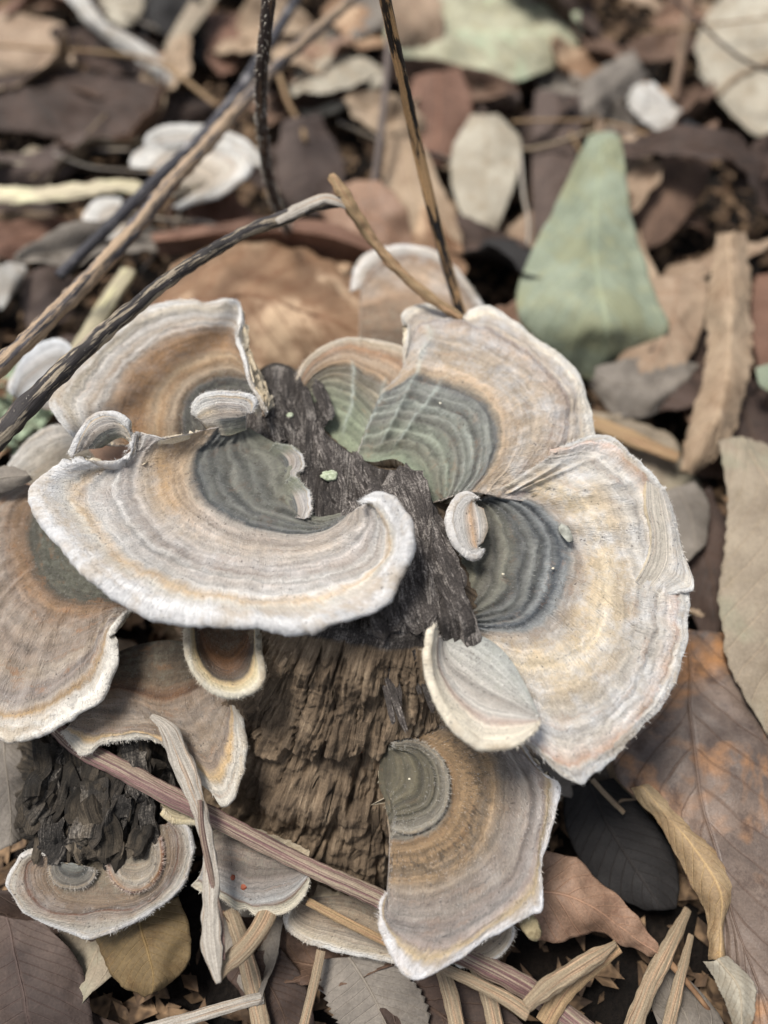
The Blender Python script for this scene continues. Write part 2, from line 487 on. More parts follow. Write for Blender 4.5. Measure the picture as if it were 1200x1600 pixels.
# -- upper left bracket, brown zone, rolled white margin
Z_UL = [(0.0, (96, 84, 72)), (0.22, (84, 80, 74)), (0.29, (74, 72, 70)), (0.33, (120, 98, 76)), (0.37, (178, 156, 130)), (0.43, (166, 134, 98)),
        (0.47, (176, 150, 118)), (0.53, (160, 122, 82)), (0.64, (150, 114, 78)), (0.72, (158, 136, 114)), (0.76, (206, 198, 188)), (0.80, (176, 160, 142)),
        (0.86, (212, 206, 198)), (0.92, (204, 192, 172)), (0.96, (212, 208, 202)), (1.0, (218, 215, 210))]
fungus('bracket fungus with brown banded cap and rolled white margin beside the orange brown leaf',
  [(0.0, [(345,696,5.5),(338,672,5.5),(345,655,5.5),(358,650,5.5),(376,652,5.5),(396,664,5.5)]),
   (0.30, [(287,694,5.6),(283,660,5.8),(286,636,5.8),(298,615,5.8),(313,603,5.8),(333,593,5.8),(352,590,5.8),(375,592,5.85),(396,603,5.95),(411,648,5.9)]),
   (0.65, [(196,696,5.75),(186,650,6.0),(196,614,6.0),(222,575,6.0),(258,545,6.0),(300,528,6.0),(345,520,6.05),(370,532,6.15),(392,590,6.25),(416,650,6.2)]),
   (1.0, [(122,694,6.2),(84,640,6.3),(86,612,6.3),(116,574,6.3),(158,528,6.3),(206,497,6.25),(250,479,6.2),(297,470,6.2),(321,474,6.15),(352,467,6.3),(378,476,6.4),(380,497,6.5),(376,520,6.55),(383,550,6.55),(398,597,6.5),(420,644,6.3)])],
  Z_UL, roll=0.15, ripple=0.025, seed=1, ruffle=0.08, wrinkle=0.03, steps=((0.74, 0.012, 0.03), (0.88, 0.012, 0.02)), eye=(0.1, 0.32, 3, 0.02), matkw=dict(patch_amt=0.15))

# -- large scooped bracket in front with two curled flaps
Z_FR = [(0.0, (122, 122, 102)), (0.12, (122, 120, 108)), (0.17, (92, 92, 86)), (0.22, (118, 117, 108)), (0.26, (88, 89, 86)), (0.30, (116, 116, 110)), (0.345, (84, 87, 88)), (0.385, (164, 146, 124)), (0.42, (186, 160, 130)),
        (0.52, (182, 148, 106)), (0.60, (196, 176, 152)), (0.66, (190, 180, 170)), (0.72, (172, 160, 150)), (0.76, (206, 200, 192)), (0.80, (184, 174, 164)),
        (0.86, (212, 206, 198)), (0.905, (206, 180, 146)), (0.93, (216, 208, 194)), (0.96, (214, 211, 208)), (1.0, (218, 216, 214))]
Z_FR2 = [(p, tuple(int(0.25 * a + 0.75 * b_) for a, b_ in zip(c, (186, 178, 170)))) if 0.38 < p < 0.72 else (p, c) for p, c in Z_FR]
Z_LOBE = [(0.0, (190, 176, 156)), (0.4, (206, 196, 182)), (0.6, (204, 184, 154)), (0.75, (212, 208, 200)), (1.0, (220, 217, 212))]
fungus('large scooped bracket fungus with broad white front lip overhanging the stump',
  [(0.0, [(392,668,5.93),(429,690,5.83),(464,700,5.78),(474,722,5.78),(459,752,5.78),(482,775,5.73),(490,804,5.73),(514,806,5.78),(532,802,5.83)]),
   (0.36, [(340,668,6.4),(325,690,6.25),(308,708,6.1),(302,741,6.05),(319,780,6.0),(357,807,5.95),(412,828,5.95),(467,836,5.95),(510,828,6.05),(543,806,6.3)]),
   (0.62, [(262,684,6.65),(236,700,6.4),(222,740,6.1),(236,790,6.0),(290,838,5.95),(370,872,5.95),(460,880,6.0),(536,858,6.2),(572,822,6.6),(568,790,6.9)]),
   (0.86, [(216,676,6.7),(206,712,6.3),(170,735,6.2),(140,770,6.3),(160,820,6.35),(230,882,6.4),(330,920,6.4),(440,928,6.4),(530,915,6.45),(590,880,6.7),(604,830,7.0),(584,786,7.15)]),
   (1.0, [(209,676,6.75),(203,704,6.45),(186,722,6.4),(137,722,6.6),(90,736,6.75),(64,757,6.8),(57,780,6.8),(72,812,6.8),(112,857,6.8),(156,900,6.8),(200,932,6.75),(249,954,6.7),(308,965,6.65),(385,968,6.65),(467,970,6.65),(539,957,6.7),(580,950,6.75),(606,920,6.9),(626,867,7.15),(631,825,7.3),(623,794,7.35),(603,776,7.3),(583,775,7.25),(563,784,7.15)])],
  Z_FR, lobes=[
   ([(0.0, [(206,700,6.4),(200,690,6.5),(190,684,6.55),(178,688,6.5),(160,700,6.4)]), (0.5, [(206,690,6.6),(196,672,6.75),(178,664,6.8),(150,675,6.75),(130,702,6.5)]), (1.0, [(207,682,6.6),(198,664,6.85),(176,649,6.95),(145,652,6.9),(126,682,6.75),(113,714,6.5)])],
    dict(stops=Z_LOBE, seed=21, th=(0.15, 0.14), ruffle=0.02, lobing=0.04, density=500)),
   ([(0.0, [(330,676,6.25),(355,680,6.25),(384,672,6.2)]), (0.5, [(312,655,6.6),(345,645,6.65),(385,645,6.6)]), (1.0, [(299,645,6.7),(304,630,6.8),(322,618,6.9),(347,615,6.9),(385,617,6.85),(400,627,6.75),(394,645,6.6)])],
    dict(stops=Z_LOBE, seed=22, th=(0.15, 0.13), ruffle=0.03, lobing=0.05, density=600)),
   ([(0.0, [(420,706,5.85),(432,722,5.8),(446,742,5.8)]), (1.0, [(432,690,5.98),(452,692,6.0),(470,699,5.98),(479,712,5.92),(473,728,5.88),(460,738,5.86),(462,752,5.82)])],
    dict(stops=[(0.0, (112,112,98)), (0.5, (130,132,112)), (0.85, (134,138,114)), (1.0, (142,146,124))], seed=23, th=(0.12, 0.08), lobing=0.14, ruffle=0.14, density=500, hair_len=0.06)),
   ([(0.0, [(440,762,5.8),(446,785,5.8),(452,806,5.8)]), (1.0, [(452,748,5.9),(474,758,5.94),(488,776,5.92),(492,796,5.9),(484,812,5.88)])],
    dict(stops=[(0.0, (112,112,98)), (0.5, (126,126,106)), (0.85, (130,134,110)), (1.0, (142,146,124))], seed=24, th=(0.12, 0.08), lobing=0.16, ruffle=0.14, density=500, hair_len=0.06)),
  ], roll=0.06, ripple=0.04, ruffle=0.09, lobing=0.07, seed=2, th=(0.5, 0.30), rings=20, eye=(0.06, 0.34, 5, 0.03), wrinkle=0.03, matkw=dict(stain=0.15, patch_amt=0.3, patch=(206, 208, 210), algae=0.18, stops2=Z_FR2, tmix=((0.22, 0.0), (0.45, 1.0))))

# -- small bracket with green algae behind
Z_GB = [(0.0, (150, 160, 128)), (0.25, (140, 148, 122)), (0.45, (118, 116, 98)), (0.55, (140, 130, 108)), (0.66, (112, 104, 88)), (0.74, (168, 138, 106)), (0.82, (190, 166, 140)), (0.9, (158, 120, 88)), (0.97, (200, 184, 160)), (1.0, (214, 202, 184))]
fungus('small algae green bracket fungus with thin brown edge behind the stump top',
  [(0.0, [(474,664,5.15),(505,690,5.20),(545,716,5.30),(585,725,5.40),(605,722,5.40)]),
   (0.5, [(474,640,5.4),(480,612,5.45),(510,592,5.5),(550,600,5.6),(590,640,5.6),(612,690,5.65)]),
   (1.0, [(474,634,5.5),(469,590,5.65),(486,557,5.75),(524,533,5.8),(566,531,5.75),(610,536,5.7),(640,550,5.65),(660,590,5.55)])],
  Z_GB, seed=3, ruffle=0.09, ripple=0.02, th=(0.3, 0.1), eye=(0.2, 0.75, 7, 0.02), crests=((0.50, 0.05, 0.10, 0.1, 0.75), (0.74, 0.05, 0.14, 0.1, 0.75)), matkw=dict(patch_amt=0.1))

# -- upper right bracket
Z_UR = [(0.0, (150, 162, 134)), (0.08, (122, 120, 104)), (0.14, (150, 156, 138)), (0.19, (116, 114, 104)), (0.25, (146, 150, 140)), (0.29, (108, 108, 102)), (0.34, (142, 144, 136)),
        (0.385, (98, 98, 96)), (0.41, (150, 136, 116)), (0.44, (190, 164, 134)), (0.52, (186, 166, 142)), (0.6, (190, 172, 150)), (0.7, (182, 164, 144)), (0.78, (172, 152, 134)),
        (0.83, (152, 134, 122)), (0.85, (196, 180, 160)), (0.9, (176, 162, 148)), (0.94, (212, 200, 180)), (1.0, (226, 220, 208))]
fungus('fan shaped bracket fungus with green grey ringed centre under the bent stem tip',
  [(0.0, [(556,716,5.50),(583,722,5.55),(618,718,5.60),(652,744,5.60),(676,784,5.55)]),
   (0.40, [(596,622,5.75),(628,598,5.95),(660,590,6.0),(693,600,6.05),(726,612,6.05),(757,632,6.05),(775,665,6.0),(776,698,6.0),(764,735,5.95),(735,768,5.9)]),
   (0.8, [(634,575,5.8),(652,520,5.9),(690,505,5.95),(745,515,5.95),(800,540,5.95),(850,580,5.9),(880,625,5.85),(880,680,5.8),(850,730,5.7),(800,780,5.55)]),
   (1.0, [(632,566,5.85),(631,544,5.9),(636,517,5.9),(629,497,5.85),(651,478,5.8),(676,475,5.7),(700,492,5.6),(722,500,5.6),(738,486,5.7),(770,482,5.75),(801,503,5.75),(834,526,5.75),(870,547,5.75),(892,568,5.7),(911,600,5.7),(923,634,5.65),(929,671,5.6),(925,720,5.5),(880,790,5.4)])],
  Z_UR, roll=0.09, seed=4, ruffle=0.12, lobing=0.08, ripple=0.026, rings=24, th=(0.5, 0.18), steps=((0.84, 0.01, 0.03),), eye=(0.05, 0.39, 7, 0.035), crests=((0.02, 0.03, 0.09, 0.08, 0.5), (0.17, 0.035, 0.14, 0.05, 0.8), (0.30, 0.03, 0.08, 0.05, 0.45)), wrinkle=0.04, matkw=dict(patch_amt=0.55, patch=(204, 206, 208)))

# -- big right bracket with ringed grey centre
Z_R = [(0.0, (112, 112, 92)), (0.1, (120, 116, 96)), (0.15, (96, 92, 82)), (0.2, (122, 120, 106)), (0.245, (78, 79, 78)), (0.29, (122, 123, 118)), (0.325, (70, 74, 77)), (0.355, (128, 131, 130)), (0.39, (64, 70, 77)),
       (0.43, (134, 136, 134)), (0.47, (176, 160, 142)), (0.52, (196, 174, 142)), (0.6, (204, 186, 156)), (0.7, (196, 178, 152)), (0.78, (202, 194, 182)),
       (0.83, (190, 182, 172)), (0.86, (206, 198, 186)), (0.91, (204, 188, 174)), (0.945, (186, 154, 134)), (0.96, (212, 204, 192)), (1.0, (226, 224, 218))]
fungus('largest bracket fungus with dark grey ringed eye and wavy pale cream cap',
  [(0.0, [(740,786,5.25),(716,826,5.2),(704,870,5.2),(710,915,5.2),(722,950,5.2)]),
   (0.44, [(762,776,5.6),(803,773,5.55),(847,792,5.5),(874,825,5.45),(891,863,5.4),(885,913,5.35),(863,957,5.3),(825,982,5.25),(781,990,5.2),(737,985,5.2)]),
   (0.82, [(850,722,5.8),(915,720,5.8),(968,765,5.7),(1004,830,5.6),(1016,920,5.45),(1010,1010,5.35),(975,1085,5.25),(910,1135,5.15),(850,1135,5.1),(780,1080,5.05)]),
   (1.0, [(880,706,5.85),(904,686,5.95),(930,681,5.95),(960,687,5.9),(986,718,5.75),(1026,754,5.6),(1046,794,5.5),(1060,847,5.4),(1072,905,5.3),(1074,960,5.25),(1063,1028,5.2),(1046,1081,5.15),(1019,1114,5.1),(976,1157,5.05),(933,1198,5.0),(907,1216,5.0),(869,1205,4.9),(832,1166,4.85),(800,1130,4.8)])],
  Z_R, lobes=[
   ([(0.0, [(698,1000,5.45),(722,992,5.55),(758,996,5.65),(793,1024,5.7),(820,1068,5.7),(842,1116,5.65)]),
     (0.5, [(690,1000,5.6),(694,1035,5.45),(722,1070,5.4),(762,1096,5.45),(802,1108,5.55),(842,1122,5.65)]),
     (1.0, [(680,977,6.05),(674,1022,6.0),(680,1071,5.95),(701,1113,5.9),(738,1155,5.85),(764,1164,5.8),(812,1156,5.75),(846,1132,5.7)])],
    dict(stops=[(0.0, (170, 172, 166)), (0.3, (186, 182, 174)), (0.5, (172, 164, 154)), (0.62, (206, 200, 190)), (0.72, (186, 162, 146)), (0.82, (226, 214, 192)), (1.0, (232, 220, 196))],
         matkw=dict(patch_amt=0.15, stain=0.1), seed=31, th=(0.2, 0.17), ruffle=0.02, rings=12)),
   ([(0.0, [(1010,752,5.85),(1010,790,5.8),(1018,830,5.7),(1014,870,5.6),(994,908,5.5)]),
     (0.6, [(1034,764,5.85),(1044,800,5.8),(1052,850,5.7),(1052,890,5.6),(1022,925,5.5)]),
     (1.0, [(1038,762,5.7),(1054,800,5.6),(1064,850,5.5),(1084,912,5.5),(1062,924,5.5),(1028,932,5.45)])],
    dict(seed=32, stops=[(0.0, (190, 180, 166)), (0.3, (206, 196, 180)), (0.6, (196, 186, 172)), (0.85, (210, 200, 184)), (1.0, (230, 226, 218))], th=(0.12, 0.12), ruffle=0.03, density=300)),
   ([(0.0, [(756,796,5.95),(762,822,5.95),(756,846,5.9)]), (0.4, [(738,784,6.05),(744,822,6.0),(746,854,5.95)]), (0.7, [(738,779,6.12),(722,798,6.1),(722,828,6.08),(734,856,6.0),(746,858,5.95)]), (1.0, [(748,777,6.05),(728,774,6.15),(711,792,6.15),(707,820,6.15),(717,850,6.05),(740,867,5.95),(756,857,5.9)])],
    dict(stops=[(0.0, (176, 160, 140)), (0.3, (214, 208, 200)), (0.5, (192, 156, 120)), (0.65, (208, 202, 194)), (1.0, (212, 208, 203))], matkw=dict(patch_amt=0.1, stain=0.1), seed=33, th=(0.2, 0.2), ruffle=0.02, density=600, rings=8)),
  ], roll=0.13, seed=5, ruffle=0.16, lobing=0.09, ripple=0.03, rings=22, th=(0.5, 0.2), steps=((0.86, 0.009, 0.05), (0.945, 0.008, 0.025)), eye=(0.06, 0.42, 6.5, 0.045), wrinkle=0.11, matkw=dict(patch_amt=0.65, patch=(212, 213, 214), stain=0.3, algae=0.1))

# -- left edge bracket
Z_L = [(0.0, (92, 90, 78)), (0.25, (96, 94, 80)), (0.38, (86, 82, 70)), (0.43, (134, 108, 84)), (0.48, (152, 120, 88)), (0.53, (142, 118, 96)), (0.58, (160, 142, 124)), (0.66, (150, 132, 116)),
       (0.72, (168, 150, 130)), (0.8, (150, 136, 126)), (0.86, (170, 156, 142)), (0.9, (180, 148, 106)), (0.93, (214, 206, 194)), (1.0, (230, 224, 212))]
fungus('brown and grey banded bracket fungus with orange streaks tucked under the scooped bracket',
  [(0.0, [(150,800,4.4),(125,830,4.4),(120,855,4.4),(135,880,4.4),(180,900,4.4)]),
   (0.42, [(75,766,4.55),(46,800,4.5),(40,850,4.45),(55,905,4.4),(95,935,4.4),(150,945,4.4),(205,940,4.45)]),
   (0.8, [(20,752,4.6),(-50,800,4.5),(-80,900,4.35),(-60,1000,4.2),(0,1075,4.15),(70,1075,4.2),(125,1035,4.35),(165,975,4.5),(213,948,4.55)]),
   (1.0, [(50,742,4.7),(-40,762,4.6),(-120,860,4.4),(-110,1000,4.2),(-60,1110,4.1),(0,1150,4.1),(38,1146,4.15),(81,1133,4.2),(124,1108,4.3),(152,1084,4.4),(167,1043,4.55),(172,1010,4.65),(172,984,4.7),(190,962,4.7),(213,951,4.6)])],
  Z_L, wrinkle=0.06, seed=6, ruffle=0.14, lobing=0.08, ripple=0.028, rings=22, th=(0.4, 0.16), matkw=dict(patch_amt=0.15, stain=0.55))

# -- bracket below it, pierced by the dry straw
Z_LM = [(0.0, (84, 72, 58)), (0.3, (104, 86, 66)), (0.42, (112, 80, 56)), (0.46, (140, 118, 96)), (0.6, (142, 124, 106)), (0.72, (150, 130, 108)), (0.82, (138, 120, 104)), (0.88, (214, 180, 130)), (0.92, (206, 196, 180)), (1.0, (218, 210, 194))]
fungus('torn brown bracket fungus with pale right rim lying over the purple striped straw',
  [(0.0, [(150,1040,3.5),(200,1012,3.5),(260,1000,3.55),(310,1008,3.6),(340,1030,3.6)]),
   (0.43, [(130,1090,3.45),(183,1076,3.5),(249,1092,3.5),(286,1085,3.55),(318,1072,3.6),(350,1070,3.65)]),
   (0.8, [(110,1135,3.4),(165,1140,3.35),(235,1140,3.35),(280,1160,3.3),(322,1190,3.35),(345,1170,3.45),(355,1120,3.65),(356,1085,3.75)]),
   (1.0, [(95,1146,3.4),(121,1168,3.3),(140,1171,3.3),(165,1158,3.3),(220,1150,3.3),(252,1160,3.25),(290,1206,3.15),(326,1235,3.1),(343,1257,3.1),(364,1242,3.2),(379,1204,3.35),(381,1174,3.5),(371,1133,3.7),(360,1090,3.8)])],
  Z_LM, wrinkle=0.05, seed=7, ruffle=0.12, lobing=0.12, ripple=0.02, th=(0.35, 0.14), matkw=dict(patch_amt=0.15, stain=0.4))

# -- little cup under the lip
fungus('tiny brown cup shaped bracket fungus with cream rim below the white lip',
  [(0.0, [(318,960,5.25),(350,952,5.25),(385,958,5.25)]), (0.5, [(312,985,5.10),(326,1020,5.00),(355,1040,4.95),(380,1020,5.05),(392,985,5.15)]),
   (0.85, [(302,975,5.35),(306,1020,5.35),(330,1058,5.30),(365,1068,5.30),(392,1052,5.35),(398,1005,5.35),(396,970,5.40)]),
   (1.0, [(296,972,5.45),(296,1013,5.45),(307,1048,5.40),(332,1073,5.35),(367,1083,5.35),(394,1076,5.40),(407,1056,5.45),(400,1013,5.50),(398,973,5.50)])],
  [(0.0, (80, 66, 50)), (0.3, (116, 88, 62)), (0.45, (140, 96, 58)), (0.62, (112, 80, 52)), (0.78, (84, 68, 48)), (0.86, (190, 164, 118)), (0.93, (216, 200, 160)), (1.0, (220, 212, 190))],
  seed=8, ruffle=0.02, ripple=0.015, th=(0.2, 0.15), rings=8, matkw=dict(patch_amt=0.1, stain=0.3))

# -- bottom left double bracket
Z_BL = [(0.0, (118, 112, 96)), (0.18, (142, 130, 112)), (0.3, (150, 138, 122)), (0.40, (156, 142, 124)), (0.44, (150, 136, 120)), (0.55, (160, 146, 130)), (0.66, (148, 138, 128)),
        (0.72, (130, 92, 70)), (0.75, (160, 150, 140)), (0.85, (176, 168, 158)), (0.92, (196, 186, 168)), (1.0, (216, 212, 208))]
Z_BL = [(p, tuple(int(q * k) for q, k in zip(c, (0.90, 0.84, 0.78)))) if p < 0.9 else (p, tuple(int(q * 0.93) for q in c)) for p, c in Z_BL]
fungus('low grey double lobed bracket fungus with rusty ring growing from the black charred wood',
  [(0.0, [(96,1338,2.15),(112,1348,2.1),(138,1346,2.1),(165,1326,2.15),(200,1302,2.25),(240,1290,2.35)]),
   (0.40, [(84,1344,2.2),(74,1372,2.15),(98,1402,2.05),(150,1410,2.0),(205,1406,2.05),(246,1384,2.2),(264,1340,2.35),(258,1290,2.4)]),
   (0.75, [(62,1334,2.3),(40,1352,2.25),(40,1390,2.15),(70,1424,2.05),(120,1432,2.0),(160,1424,1.95),(205,1422,2.0),(250,1396,2.15),(276,1356,2.3),(280,1310,2.4),(264,1282,2.45)]),
   (1.0, [(73,1336,2.35),(50,1332,2.35),(30,1343,2.3),(11,1380,2.2),(22,1404,2.1),(36,1425,2.0),(74,1446,1.9),(110,1457,1.85),(137,1467,1.85),(158,1460,1.85),(205,1438,1.95),(248,1414,2.05),(276,1393,2.15),(294,1361,2.25),(300,1325,2.35),(294,1294,2.45),(277,1279,2.5),(253,1272,2.5)])],
  Z_BL, lobes=[
   ([(0.0, [(196,1316,2.3),(214,1308,2.35),(234,1312,2.4)]), (0.6, [(184,1340,2.4),(190,1366,2.35),(214,1374,2.35),(238,1358,2.45),(242,1322,2.5)]), (1.0, [(172,1328,2.4),(169,1358,2.32),(184,1384,2.28),(212,1393,2.28),(240,1378,2.36),(254,1346,2.46),(251,1306,2.5)])],
    dict(stops=[(0.0, (132, 120, 102)), (0.4, (150, 136, 116)), (0.6, (164, 148, 126)), (0.72, (178, 164, 144)), (0.86, (160, 140, 116)), (0.94, (150, 104, 66)), (1.0, (110, 66, 40))], seed=41, th=(0.2, 0.1), ruffle=0.02, lobing=0.02, density=300, rings=9)),
   ([(0.0, [(104,1350,2.35),(112,1348,2.35),(122,1352,2.35)]), (1.0, [(80,1344,2.35),(78,1366,2.3),(94,1386,2.22),(120,1390,2.2),(144,1378,2.2),(152,1358,2.25)])],
    dict(stops=[(0.0, (150, 152, 144)), (0.25, (108, 106, 98)), (0.5, (84, 82, 76)), (0.6, (130, 124, 112)), (0.85, (118, 110, 98)), (1.0, (142, 130, 114))], seed=42, th=(0.15, 0.08), ruffle=0.05, lobing=0.06, density=300, rings=7)),
   ], hair_len=0.05, seed=9, ruffle=0.05, lobing=0.05, ripple=0.025, th=(0.35, 0.15), roll=0.03, steps=((0.72, 0.012, 0.03),), matkw=dict(patch_amt=0.25, stain=0.2))

# -- bottom small bracket behind the bent straw
fungus('small grey bracket fungus with scalloped cream edge beside the bent dry straw',
  [(0.0, [(330,1300,2.1),(370,1292,2.15),(430,1310,2.2),(480,1345,2.3)]),
   (0.7, [(312,1370,2.0),(345,1385,2.0),(390,1408,1.95),(430,1405,2.0),(460,1390,2.1),(482,1366,2.25)]),
   (1.0, [(300,1384,1.95),(320,1394,1.9),(345,1402,1.9),(370,1420,1.85),(385,1419,1.85),(400,1430,1.85),(415,1424,1.85),(432,1429,1.85),(458,1417,1.95),(477,1394,2.1),(484,1374,2.2)])],
  [(0.0, (112, 98, 84)), (0.25, (134, 120, 108)), (0.4, (120, 108, 98)), (0.55, (150, 142, 134)), (0.72, (166, 164, 160)), (0.8, (130, 104, 82)), (0.84, (196, 186, 162)), (1.0, (218, 208, 184))],
  hair_len=0.045, seed=10, ruffle=0.03, lobing=0.03, ripple=0.02, th=(0.3, 0.12), rings=10, matkw=dict(patch_amt=0.15))

# -- bottom right bracket
Z_BR = [(0.0, (92, 84, 60)), (0.08, (112, 104, 82)), (0.14, (84, 78, 60)), (0.2, (114, 106, 86)), (0.235, (128, 120, 104)), (0.28, (138, 130, 116)), (0.31, (150, 118, 82)), (0.35, (156, 126, 90)), (0.46, (152, 124, 90)),
        (0.52, (122, 102, 78)), (0.57, (160, 132, 98)), (0.64, (150, 134, 116)), (0.7, (138, 124, 112)), (0.76, (158, 146, 134)), (0.8, (136, 122, 112)), (0.86, (164, 154, 146)), (0.9, (150, 134, 124)), (0.94, (182, 160, 124)), (0.965, (204, 198, 194)), (1.0, (224, 222, 222))]
fungus('bracket fungus with olive inner disc and orange brown band low on the stump front',
  [(0.0, [(606,1166,3.5),(594,1190,3.4),(592,1225,3.3),(602,1252,3.2)]),
   (0.29, [(622,1158,3.65),(660,1166,3.65),(692,1192,3.6),(702,1235,3.5),(690,1280,3.4),(652,1308,3.3),(610,1314,3.2)]),
   (0.58, [(670,1120,3.8),(730,1140,3.75),(768,1190,3.65),(772,1260,3.5),(742,1332,3.3),(680,1374,3.15),(607,1376,3.05)]),
   (0.85, [(750,1120,3.85),(806,1165,3.75),(840,1235,3.6),(832,1310,3.4),(805,1385,3.2),(740,1440,3.0),(670,1462,2.9),(608,1440,2.95),(604,1400,3.0)]),
   (1.0, [(790,1120,3.8),(820,1166,3.75),(846,1208,3.65),(874,1226,3.55),(869,1263,3.45),(857,1307,3.35),(845,1350,3.25),(845,1415,3.1),(829,1424,3.05),(794,1446,3.0),(751,1472,2.9),(708,1501,2.8),(657,1526,2.75),(630,1514,2.8),(609,1474,2.9),(595,1432,3.0),(596,1408,3.05),(606,1394,3.05)])],
  Z_BR, eye=(0.04, 0.26, 4, 0.025),seed=11, ruffle=0.08, ripple=0.03, wrinkle=0.03, rings=26, th=(0.4, 0.14), lobing=0.03, steps=((0.285, 0.01, 0.04),), lobes=[([(0.0, [(603,1172,3.55),(598,1200,3.45),(602,1228,3.35)]), (0.5, [(616,1168,3.78),(650,1178,3.78),(668,1210,3.72),(660,1250,3.62),(616,1268,3.5)]), (1.0, [(614,1160,3.78),(650,1160,3.82),(684,1180,3.8),(699,1216,3.72),(697,1252,3.62),(678,1282,3.52),(645,1298,3.42),(612,1294,3.36)])],
    dict(stops=[(0.0, (88, 80, 58)), (0.3, (108, 100, 78)), (0.42, (80, 74, 56)), (0.55, (112, 104, 84)), (0.66, (84, 78, 60)), (0.76, (124, 116, 98)), (0.9, (136, 128, 112)), (1.0, (150, 142, 126))], matkw=dict(patch_amt=0.05, algae=0.05, stain=0.1), eye=(0.1, 0.8, 5, 0.025), seed=51, th=(0.2, 0.12), ruffle=0.03, lobing=0.03, density=400, rings=9))],
  matkw=dict(algae=0.08, smudge=0.75, patch_amt=0.12, stain=0.2))

# -- lower ones in the shade
Z_SH = [(0.0, (120, 104, 86)), (0.5, (156, 136, 112)), (0.8, (176, 160, 138)), (0.92, (206, 190, 164)), (1.0, (226, 222, 214))]
fungus('shaded tan bracket fungus under the straw at the foot of the stump',
  [(0.0, [(470,1405,1.3),(540,1400,1.3),(610,1430,1.3),(680,1460,1.3)]), (1.0, [(455,1425,1.35),(452,1448,1.2),(476,1471,1.1),(530,1486,1.05),(610,1500,1.0),(690,1506,1.0)])],
  Z_SH, seed=12, ruffle=0.04, matkw=dict(patch_amt=0.1), density=120)
fungus('pale scrap of bracket fungus peeping out below the olive disc bracket',
  [(0.0, [(715,1480,1.6),(750,1462,1.7),(785,1440,1.8)]), (1.0, [(712,1508,1.4),(735,1510,1.4),(770,1500,1.5),(796,1474,1.6),(800,1446,1.8)])],
  Z_SH, seed=13, ruffle=0.03, matkw=dict(patch_amt=0.1), density=120)
fungus('narrow yellowish bracket fungus wedged between the charred wood and the straw',
  [(0.0, [(250,1240,2.6),(280,1245,2.6),(310,1262,2.6)]), (1.0, [(256,1262,2.65),(270,1276,2.6),(290,1280,2.55),(314,1282,2.55)])],
  [(0.0, (120, 100, 76)), (0.6, (160, 142, 112)), (1.0, (206, 190, 150))], seed=14, ruffle=0.02, density=300)
# -- behind
fungus('brown bracket fungus with white edge standing behind the black tan stem',
  [(0.0, [(560,560,3.4),(640,575,3.5),(720,560,3.4)]), (0.7, [(565,450,3.9),(610,415,4.1),(655,410,4.1),(705,440,3.9),(750,500,3.4)]),
   (1.0, [(550,455,3.8),(560,415,4.1),(585,393,4.25),(640,382,4.3),(690,398,4.2),(730,445,3.9),(770,500,3.4)])],
  [(0.0, (120, 96, 76)), (0.4, (160, 132, 106)), (0.6, (186, 160, 134)), (0.78, (150, 124, 102)), (0.88, (214, 202, 186)), (1.0, (238, 234, 228))], seed=15, ruffle=0.06, density=120)
fungus('blue white bracket fungus half hidden behind the dark bent stem',
  [(0.0, [(40,630,3.6),(80,640,3.6),(120,620,3.6)]), (1.0, [(18,615,3.9),(28,575,4.1),(55,542,4.2),(90,530,4.2),(112,542,4.1)])],
  [(0.0, (150, 140, 128)), (0.5, (206, 206, 206)), (0.7, (170, 162, 152)), (1.0, (226, 230, 234))], seed=16, ruffle=0.05, density=120)
fungus('pale beige bracket fungus in shade left of the curled white flap',
  [(0.0, [(60,760,4.0),(110,750,4.0),(150,720,4.0)]), (1.0, [(5,738,4.2),(30,705,4.3),(55,680,4.4),(90,665,4.45),(120,680,4.4)])],
  [(0.0, (150, 136, 118)), (0.5, (180, 168, 150)), (1.0, (206, 200, 190))], seed=17, ruffle=0.07, density=120)
Z_BK = [(0.0, (176, 160, 140)), (0.3, (200, 184, 164)), (0.5, (222, 212, 196)), (0.62, (196, 178, 158)), (0.72, (228, 222, 210)), (1.0, (240, 237, 230))]
fungus('creamy white bracket fungus with raised rim crossed by the pale stem in the leaf litter',
  [(0.0, [(250,285,2.6),(275,290,2.6),(300,290,2.6),(330,280,2.6)]), (0.6, [(240,262,2.6),(265,240,2.7),(310,235,2.7),(350,245,2.7),(365,265,2.6),(330,295,2.5),(290,310,2.4)]),
   (1.0, [(205,262,2.8),(212,238,2.9),(250,225,3.0),(310,222,3.0),(350,230,2.9),(385,250,2.8),(378,275,2.6),(330,303,2.4),(270,322,2.3)])],
  Z_BK, seed=18, ruffle=0.06, density=0)
fungus('thin white bracket fungus standing upright behind the creamy one',
  [(0.0, [(250,245,2.4),(300,250,2.4),(370,250,2.4)]), (1.0, [(226,232,2.8),(234,208,3.1),(275,196,3.2),(330,200,3.2),(372,215,3.0),(400,238,2.8),(412,262,2.6)])],
  Z_BK, seed=19, ruffle=0.05, density=0)
fungus('small round white bracket fungus beside the flat pale straw',
  [(0.0, [(185,345,2.0),(200,350,2.0),(215,352,2.0)]), (1.0, [(190,310,2.3),(155,312,2.4),(134,332,2.3),(136,355,2.2),(155,370,2.0),(185,372,1.9)])],
  Z_BK, seed=20, ruffle=0.03, density=0)

